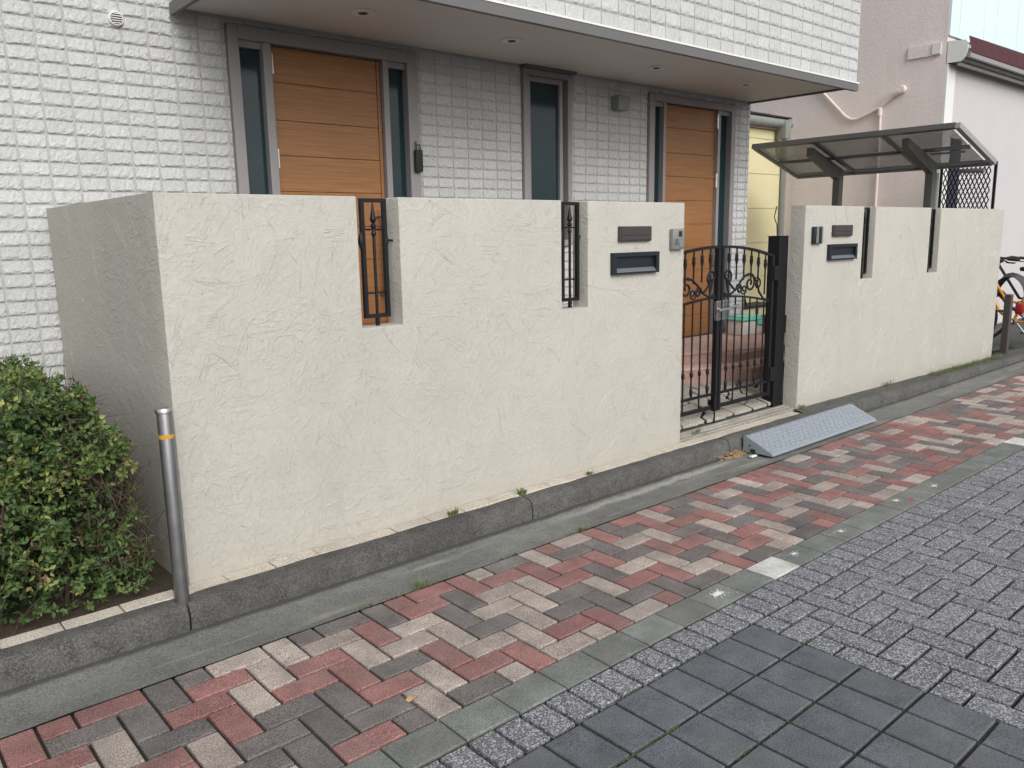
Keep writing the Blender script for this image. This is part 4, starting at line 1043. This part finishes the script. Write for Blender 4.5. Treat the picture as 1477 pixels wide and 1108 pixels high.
# expanding mesh fence panel
mf = thing('mesh_screen', 'black expanded metal screen of diamonds beside the canopy and shop wall', 'screen', (9.62, .7, 0))
b = MB(); b.box(9.605, .385, .03, 9.635, .412, 2.225); b.box(9.605, .985, .03, 9.635, 1.010, 2.225); b.box(9.605, .4125, 2.200, 9.635, .9845, 2.225); b.box(9.605, .4125, .06, 9.635, .9845, .085); b.build('frame', M['iron'], mf)
b = MB(); dw, dh = .048, .110; n = 12
for i in range(n+1):
    for k in range(int(2.1/dh*2)):
        z = .085+k*dh/2; s_ = 1 if k % 2 else -1
        y = .4125+i*(.572/n); ya, yb_ = y+s_*-.5*(.572/n)*.5, y+s_*.5*(.572/n)*.5
        if not (.41 < ya < .987 and .41 < yb_ < .987): continue
        for sg in (1,):
            vs = [(9.616, ya-.0062, z), (9.616, ya+.0062, z), (9.616, yb_+.0062, z+dh/2), (9.616, yb_-.0062, z+dh/2)]
            vs2 = [(9.624, v[1], v[2]) for v in vs]; b.add(vs+vs2, [(0, 1, 2, 3), (7, 6, 5, 4), (0, 4, 5, 1), (1, 5, 6, 2), (2, 6, 7, 3), (3, 7, 4, 0)])
            ym = 2*y-ya; yn = 2*y-yb_
            vs = [(9.616, y+(.572/n)*.5+(ym-y)-.0062, z), (9.616, y+(.572/n)*.5+(ym-y)+.0062, z), (9.616, y+(.572/n)*.5+(yn-y)+.0062, z+dh/2), (9.616, y+(.572/n)*.5+(yn-y)-.0062, z+dh/2)]
            vs2 = [(9.6245, v[1], v[2]) for v in vs]
            if max(v[1] for v in vs) < .987: b.add(vs+vs2, [(0, 1, 2, 3), (7, 6, 5, 4), (0, 4, 5, 1), (1, 5, 6, 2), (2, 6, 7, 3), (3, 7, 4, 0)])
b.build('diamond_mesh', M['iron'], mf, kind='stuff')

# ------------------------------------------------------------ bicycles at the right edge
def bicycle(loc, rz, paint, label, fender, seatcol):
    t = thing('bicycle', label, 'bicycle', (0, 0, 0), 'bicycles parked beyond the right wall'); P = lambda x, z, y=0: (x, y, z)
    rw = .33
    for wx in (-.52, .52):
        b = MB(); b.tube([P(wx+rw*math.cos(a), rw+rw*math.sin(a)) for a in [i*2*math.pi/32 for i in range(33)]], .018, 8, False); tw = b.build('wheel', M['rubber'], t, True)
        b = MB(); b.tube([P(wx+(rw-.022)*math.cos(a), rw+(rw-.022)*math.sin(a)) for a in [i*2*math.pi/32 for i in range(33)]], .009, 6, False)
        for k in range(16):
            a = k*math.pi/8; b.tube([P(wx, rw, .02*(-1)**k), P(wx+.30*math.cos(a), rw+.30*math.sin(a))], .0018, 4, False)
        b.tube([P(wx, rw, -.05), P(wx, rw, .05)], .02, 10); b.build('rim', M['steel'], tw, True)
        b = MB(); a0, a1 = (R(20), R(170)) if wx < 0 else (R(-10), R(160))
        pts = [P(wx+(rw+.035)*math.cos(a0+(a1-a0)*i/14), rw+(rw+.035)*math.sin(a0+(a1-a0)*i/14)) for i in range(15)]
        b.tube(pts, .022, 6); b.build('mudguard', M[fender], t, True)
    b = MB(); bb, st_, hd, hd2 = P(0, .30), P(.16, .80), P(-.36, .96), P(-.41, .74)
    b.tube([hd2, P(-.2, .45), bb], .020, 10); b.tube([hd, P(-.1, .55), P(.08, .52)], .017, 10); b.tube([bb, st_], .018, 10); b.tube([hd, hd2], .024, 10)
    for s in (-.05, .05): b.tube([bb, P(.52, rw, s)], .010, 8); b.tube([P(.13, .70), P(.52, rw, s)], .010, 8)
    b.build('frame', M[paint], t, True)
    b = MB()
    for s in (-.05, .05): b.tube([hd2, P(-.43, .62, s), P(-.52, rw, s)], .012, 8)
    b.build('fork', M[paint], t, True)
    b = MB(); b.tube([hd, P(-.34, 1.00)], .014, 8); b.tube([P(-.16, 1.03, -.27), P(-.28, 1.05, -.22), P(-.36, 1.02, -.08), P(-.36, 1.02, .08), P(-.28, 1.05, .22), P(-.16, 1.03, .27)], .012, 8); b.build('handlebar', M['rubber'], t, True)
    for s in (-1, 1):
        b = MB(); b.tube([P(-.20, 1.035, s*.26), P(-.08, 1.025, s*.285)], .018, 8); b.tube([P(-.26, 1.03, s*.24), P(-.20, .99, s*.27), P(-.12, .985, s*.28)], .006, 6); b.build('grip', M['rubber'], t, True)
    b = MB(); b.tube([st_, P(.19, .90)], .013, 8); b.build('seat_post', M['steel'], t, True)
    b = MB(); b.tube([P(.02, .925), P(.12, .93), P(.24, .935), P(.32, .93)], [.022, .04, .085, .06], 12); b.build('saddle', M[seatcol], t, True)
    b = MB(); b.tube([P(0, .30, -.06), P(0, .30, .06)], .035, 12); b.tube([P(0, .30, .06), P(.10, .17, .075)], .010, 8); b.tube([P(0, .30, -.06), P(-.10, .43, -.075)], .010, 8); b.box(.06, .07, .155, .14, .14, .18); b.box(-.14, -.14, .42, -.06, -.07, .445); b.build('crank', M['steel'], t, True)
    b = MB(); b.tube([P(.42, .30, .06), P(.30, .02, .16), P(.26, .02, .16)], .009, 6); b.build('kickstand', M['steel'], t, True)
    b = MB(); x0, x1, z0, z1, ww = -.72, -.42, .72, .96, .15
    for z in (z0, (z0+z1)/2, z1): b.tube([P(x0, z, -ww), P(x1, z, -ww), P(x1, z, ww), P(x0, z, ww), P(x0, z, -ww)], .005, 5)
    for k in range(6):
        u_ = k/5; b.tube([P(x0+(x1-x0)*u_, z1, -ww), P(x0+(x1-x0)*u_, z0, -ww), P(x0+(x1-x0)*u_, z0, ww), P(x0+(x1-x0)*u_, z1, ww)], .004, 5)
    b.build('basket', M['rubber'], t, True)
    b = MB(); b.cbox(-.74, -.025, .99, -.68, .025, 1.03, .008); b.tube([P(-.70, .98), P(-.5, .97)], .006, 6); b.build('front_lamp', M['rubber'], t, True)
    b = MB(); b.cbox(.84, -.025, .55, .87, .025, .60, .005); b.build('rear_reflector', M['redpl'], t)
    t.location = loc; t.rotation_euler = (0, 0, rz); return t
bicycle((9.80, .12, .056), R(-90), 'orange', 'orange yellow bicycle just beyond the right end of the wall', 'orange', 'rubber')
bicycle((10.35, .15, .05), R(-86), 'rubber', 'black bicycle behind the orange one at the right edge', 'rubber', 'rubber')
t = thing('bicycle_cover', 'crumpled dark grey rain cover draped on the bicycle at the right edge', 'cover', (10.3, .3, .8))
b = MB(); n, m = 14, 10
for i in range(n+1):
    for j in range(m+1):
        u_, v_ = i/n, j/m; th = math.pi*v_; rr_ = .17+.04*noise.noise((u_*4, v_*5, 2))
        b.v.append((9.98+.30*u_, .27+rr_*math.cos(th)*1.1, .62+.30*math.sin(th)*(1-.3*abs(u_-.5))+.03*noise.noise((u_*6, v_*6, 5))))
for i in range(n):
    for j in range(m): b.f.append((i*(m+1)+j, (i+1)*(m+1)+j, (i+1)*(m+1)+j+1, i*(m+1)+j+1)); b.r.append(0)
b.build('cloth', simple('dark grey nylon', (.05, .052, .06), .6, 0, .2, 10, .2), t, True)
t = thing('red_pannier', 'small red bag hanging at the far right behind the brown post', 'bag', (9.72, .1, .3))
b = MB(); b.cbox(9.70, .00, .46, 9.76, .09, .58, .015); b.build('bag', M['redpl'], t, True)
b = MB(); b.tube([(9.73, .01, .58), (9.73, .03, .61), (9.73, .06, .61), (9.73, .08, .58)], .006, 6); b.build('strap', M['rubber'], t, True)

# ------------------------------------------------------------ hedge
hg = thing('hedge', 'clipped green hedge with brown twigs at the left wall corner', 'hedge', (-1.1, .6, .08))
rh = random.Random(4); b = MB()
def leaf(b, p, d, nrm, l, w_, r):
    s = d.cross(nrm).normalized()*w_/2; fold = nrm*w_*.18
    b.add([p, p+d*l*.45+s+fold, p+d*l, p+d*l*.45-s+fold, p+d*l*.5], [(0, 1, 4), (1, 2, 4), (4, 2, 3), (0, 4, 3)], r)
def hedge_top(x, y): return .95+.05*noise.noise((x*3, y*3, 1))-.06*max(0, x+.5)*1.2+.03*noise.noise((x*9, y*9, 4))
def hedge_right(z, y): return -.31+min(.17, max(0, (1.0-z))*.40)+.06*noise.noise((y*4, z*5, 2))
def hedge_front(x, z): return .03+.10*max(0, z-.6)+.07*noise.noise((x*4, z*5, 8))-.03
cnt = 0; centers = []
while cnt < 4600:
    f = rh.random()
    if f < .36: x = rh.uniform(-1.75, -.2); y = rh.uniform(.05, 1.5); z = hedge_top(x, y); n_ = Vector((0, 0, 1)); x = min(x, hedge_right(z, y))
    elif f < .76: x = rh.uniform(-1.75, -.1); z = .12+rh.random()**.8*.82; y = hedge_front(x, z); n_ = Vector((0, -1, .1)); x = min(x, hedge_right(z, y)-.01)
    else: z = .12+rh.random()*.80; y = rh.uniform(.03, 1.5); x = hedge_right(z, y); n_ = Vector((1, -.1, .1))
    if noise.noise((x*5, y*5, z*6)) < -.36 and rh.random() < .6: continue
    twg = x > -.42 and .28 < z < .62 and noise.noise((x*4+3, y*4, z*5)) > -.15
    if twg and rh.random() < .72: continue
    dep = rh.random()**1.6*.20; p = Vector((x, y, min(z, hedge_top(x, y))))-n_*dep; cnt += 1; centers.append((p, n_, dep))
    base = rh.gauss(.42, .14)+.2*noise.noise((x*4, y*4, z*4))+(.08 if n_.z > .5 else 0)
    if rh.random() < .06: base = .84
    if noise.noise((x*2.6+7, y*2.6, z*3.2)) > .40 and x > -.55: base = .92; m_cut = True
    else: m_cut = False
    m_ = rh.randint(8, 13) if not m_cut else 4
    ax = (n_+Vector((rh.gauss(0, .6), rh.gauss(0, .6), rh.gauss(.3, .5)))).normalized()
    for k in range(m_):
        a = k*2.4+rh.random(); u_ = ax.orthogonal().normalized(); v_ = ax.cross(u_)
        d = ((u_*math.cos(a)+v_*math.sin(a))*rh.uniform(.5, 1.0)+ax*rh.uniform(.1, .9)).normalized()
        nrm = (ax-d*ax.dot(d)+Vector((rh.gauss(0, .2), rh.gauss(0, .2), rh.gauss(0, .2)))); nrm = nrm.normalized() if nrm.length > .01 else Vector((0, 0, 1))
        q = p-ax*rh.uniform(0, .05)+Vector((rh.gauss(0, .008), rh.gauss(0, .008), rh.gauss(0, .008)))
        l = rh.uniform(.013, .034)
        if q.x > -.03: q.x = -.03
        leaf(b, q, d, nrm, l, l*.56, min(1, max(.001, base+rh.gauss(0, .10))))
for k in range(5200):
    x, y, z = rh.uniform(-1.75, -.12), rh.uniform(.10, 1.4), rh.uniform(.1, .93)
    if x > hedge_right(z, y)-.05 or z > hedge_top(x, y)-.05 or y < hedge_front(x, z)+.05: continue
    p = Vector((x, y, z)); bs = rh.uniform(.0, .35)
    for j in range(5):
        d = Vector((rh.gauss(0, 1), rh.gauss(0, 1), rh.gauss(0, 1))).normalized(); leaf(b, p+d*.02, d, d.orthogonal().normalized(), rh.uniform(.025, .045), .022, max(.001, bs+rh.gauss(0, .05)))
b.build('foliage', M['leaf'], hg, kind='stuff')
b = MB()
for k in range(1300):
    p, n_, dep = rh.choice(centers); d = (n_*rh.uniform(.2, 1)+Vector((rh.gauss(0, .7), rh.gauss(0, .5), rh.gauss(.2, .6)))).normalized(); s = p-n_*.08; l = rh.uniform(.06, .17); mid = s+d*l*.5+Vector((rh.gauss(0, .01), rh.gauss(0, .01), rh.gauss(0, .01)))
    e = s+d*l
    if e.x > -.02: continue
    b.tube([s, mid, e], [.0022, .0016, .0008], 4, False)
for k in range(520):
    z = rh.uniform(.22, .66); y = rh.uniform(.0, .5); x = min(-.04, hedge_right(z, y)-abs(rh.gauss(0, .09))); s = Vector((x, y, z)); d = Vector((rh.gauss(.25, .6), rh.gauss(-.4, .6), rh.gauss(.25, .7))).normalized(); l = rh.uniform(.05, .16)
    e = s+d*l
    if e.x > -.012: continue
    b.tube([s, s+d*l*.5+Vector((rh.gauss(0, .008), rh.gauss(0, .008), rh.gauss(0, .008))), e], [.0026, .002, .0009], 4, False)
for k in range(60):
    x, y = rh.uniform(-2.2, -.3), rh.uniform(.15, 1.4); s = Vector((x, y, .07)); e = s+Vector((rh.gauss(0, .15), rh.gauss(0, .12), rh.uniform(.4, .75))); e.x = min(e.x, -.15)
    b.tube([s, (s+e)/2+Vector((rh.gauss(0, .03), rh.gauss(0, .03), 0)), e], [.008, .006, .003], 5, False)
b.build('branches', M['twig'], hg, kind='stuff')

# ------------------------------------------------------------ weeds, litter, stains
def tuft(x, y, z, n, h, label, name='weed', broad=False, spread=.03):
    t = thing(name, label, 'weed', (x, y, z), 'weeds in the joints'); b = MB()
    for k in range(n):
        a = rh.uniform(0, 6.28); r0 = rh.uniform(0, spread); s = Vector((x+r0*math.cos(a), y+r0*math.sin(a)*.5, z)); hh = h*rh.uniform(.4, 1); lean = rh.uniform(.1, .8)*hh
        d = Vector((math.cos(a), math.sin(a), 0)); w_ = .004 if broad else .0016; sd_ = Vector((-d.y, d.x, 0))*w_
        m1 = s+d*lean*.4+Vector((0, 0, hh*.6)); e = s+d*lean+Vector((0, 0, hh))
        b.add([s-sd_*.6, s+sd_*.6, m1+sd_, m1-sd_, e], [(0, 1, 2, 3), (3, 2, 4)], rh.random())
    b.build('leaves', M['grass'], t); return t
tuft(1.28, -.085, .10, 45, .035, 'small green weed in the edging tile joint, left one of two above the kerb', broad=True)
tuft(1.75, -.085, .10, 50, .040, 'small bright weed on the kerb back near the middle of the left wall', broad=True)
tuft(2.28, -.08, .10, 30, .025, 'tiny weed at the wall foot below the letter slot', broad=True)
tuft(.80, -.49, .0, 60, .045, 'grassy weed between gutter and bricks at lower left', spread=.05)
tuft(1.78, -.50, .0, 40, .03, 'low weed between gutter and bricks below the kerb joint', spread=.06)
tuft(3.45, .03, .12, 50, .05, 'spiky weed growing in the threshold before the gate', spread=.04)
tuft(4.74, -.03, .105, 40, .04, 'weed at the foot of the right wall beside the gate post', spread=.05)
tuft(6.2, -.03, .09, 50, .05, 'low weed at the right wall foot beyond the ramp', spread=.12)
t = thing('grass_strip', 'strip of green grass along the far foot of the right wall', 'grass', (7.7, -.05, .05)); b = MB()
for k in range(1500):
    x = rh.uniform(7.1, 8.9); 
    if noise.noise((x*3, 4, 4)) < -.2 and rh.random() < .7: continue
    y = rh.uniform(-.10, -.01); z = .09+kdrop(x); a = rh.uniform(0, 6.28); hh = rh.uniform(.015, .055)*(1+.4*noise.noise((x*5, 0, 0))); d = Vector((math.cos(a), math.sin(a), 0)); s = Vector((x, y, z)); sd_ = Vector((-d.y, d.x, 0))*.002
    b.add([s-sd_, s+sd_, s+d*hh*.5+Vector((0, 0, hh))], [(0, 1, 2)], rh.random())
b.build('blades', M['grass'], t, kind='stuff')
mo = MB()
for k in range(1300):
    x = rh.uniform(.2, 3.2); y = -.497+rh.gauss(0, .006)
    if noise.noise((x*2.2, 9, 4)) < .02: continue
    hh = rh.uniform(.004, .013); a = rh.uniform(0, 6.28); d = Vector((math.cos(a), math.sin(a), 0)); s = Vector((x, y, .0)); sd_ = Vector((-d.y, d.x, 0))*.0022
    mo.add([s-sd_, s+sd_, s+d*hh+Vector((0, 0, hh))], [(0, 1, 2)], rh.random())
for k in range(2600):
    x = rh.uniform(.5, 1.6)+.0; row = rh.choice([1, 1, 1, 1, 2]); y = YB-row*2*PG+rh.gauss(0, .0022) if rh.random() < .8 else YB+rh.gauss(0, .002)
    if noise.noise((x*3.2, y*3, 2)) < .12: continue
    hh = rh.uniform(.001, .004); a = rh.uniform(0, 6.28); d = Vector((math.cos(a), math.sin(a), 0)); s = Vector((x, y, -.003)); sd_ = Vector((-d.y, d.x, 0))*.0025
    mo.add([s-sd_, s+sd_, s+d*hh+Vector((0, 0, hh))], [(0, 1, 2)], rh.random())
o = mo.build('joint_moss', M['moss']); tag(o, 'thin moss and tiny grass growing in the paving joints', 'moss', kind='stuff')
# litter by the ramp end
t = thing('debris', 'dry grass and litter caught in the gutter at the near end of the ramp', 'debris', (3.5, -.24, 0)); b = MB()
for k in range(120):
    x, y = rh.gauss(3.48, .07), rh.gauss(-.245, .035); a = rh.uniform(0, 6.28); l = rh.uniform(.02, .07); z = rh.uniform(.0, .02); b.tube([(x, y, z), (x+l*math.cos(a), y+l*.6*math.sin(a), z+rh.uniform(0, .012))], .0012, 3, False)
b.build('straw', M['deadleaf'], t, kind='stuff')
b = MB(); b.cbox(3.57, -.335, -.005, 3.63, -.31, .006, .003); b.build('paper_scrap', M['splash'], t)
t = thing('dead_leaf', 'curled tan dead leaf lying on the brick paving at the lower left', 'leaf', (.26, -1.17, .002))
b = MB(); c0 = Vector((.262, -1.175, .004))
pts = [(0, 0), (.018, .012), (.03, .004), (.042, .010), (.05, -.004), (.035, -.012), (.02, -.008), (.008, -.012)]
b.v = [tuple(c0+Vector((p[0], p[1], .004*math.sin(i*1.7)))) for i, p in enumerate(pts)]; b.f = [tuple(range(len(pts)))]; b.r = [0]; b.build('blade', M['deadleaf'], t)
def splat(x, y, r, mat, label, z=.0022):
    b = MB()
    for k in range(110):
        a = rh.uniform(0, 6.28); d = abs(rh.gauss(0, .62))*r*1.5; q = 1.45*r*rh.uniform(.03, .22)*(1.1 if d < r*.5 else .5); cx, cy = x+d*1.2*math.cos(a), y+d*.8*math.sin(a)
        b.add([(cx+q*math.cos(j)*rh.uniform(.7, 1.2), cy+q*math.sin(j), z+k*.000004) for j in (0, 1.05, 2.1, 3.14, 4.2, 5.2)], [tuple(range(6))])
    o = b.build('paint_splash', M[mat]); tag(o, label, 'paint splash', 'paint splashes on the border tiles'); return o
splat(1.661, -1.394, .030, 'splash', 'white paint splash on the border tile nearest the slate tiles')
splat(2.274, -1.386, .018, 'splash', 'small white paint splash on the border tile just right of the white stained tile')
splat(2.705, -1.392, .018, 'splash', 'white paint splash halfway between the white stained tile and the red splash')
splat(3.363, -1.373, .022, 'splash', 'white paint splash on the border tile beside the red one')
splat(3.781, -1.405, .022, 'splash', 'farthest white paint splash on the border tiles, beyond the red one')
splat(3.44, -1.42, .018, 'redsplash', 'small red paint splash on a border tile')
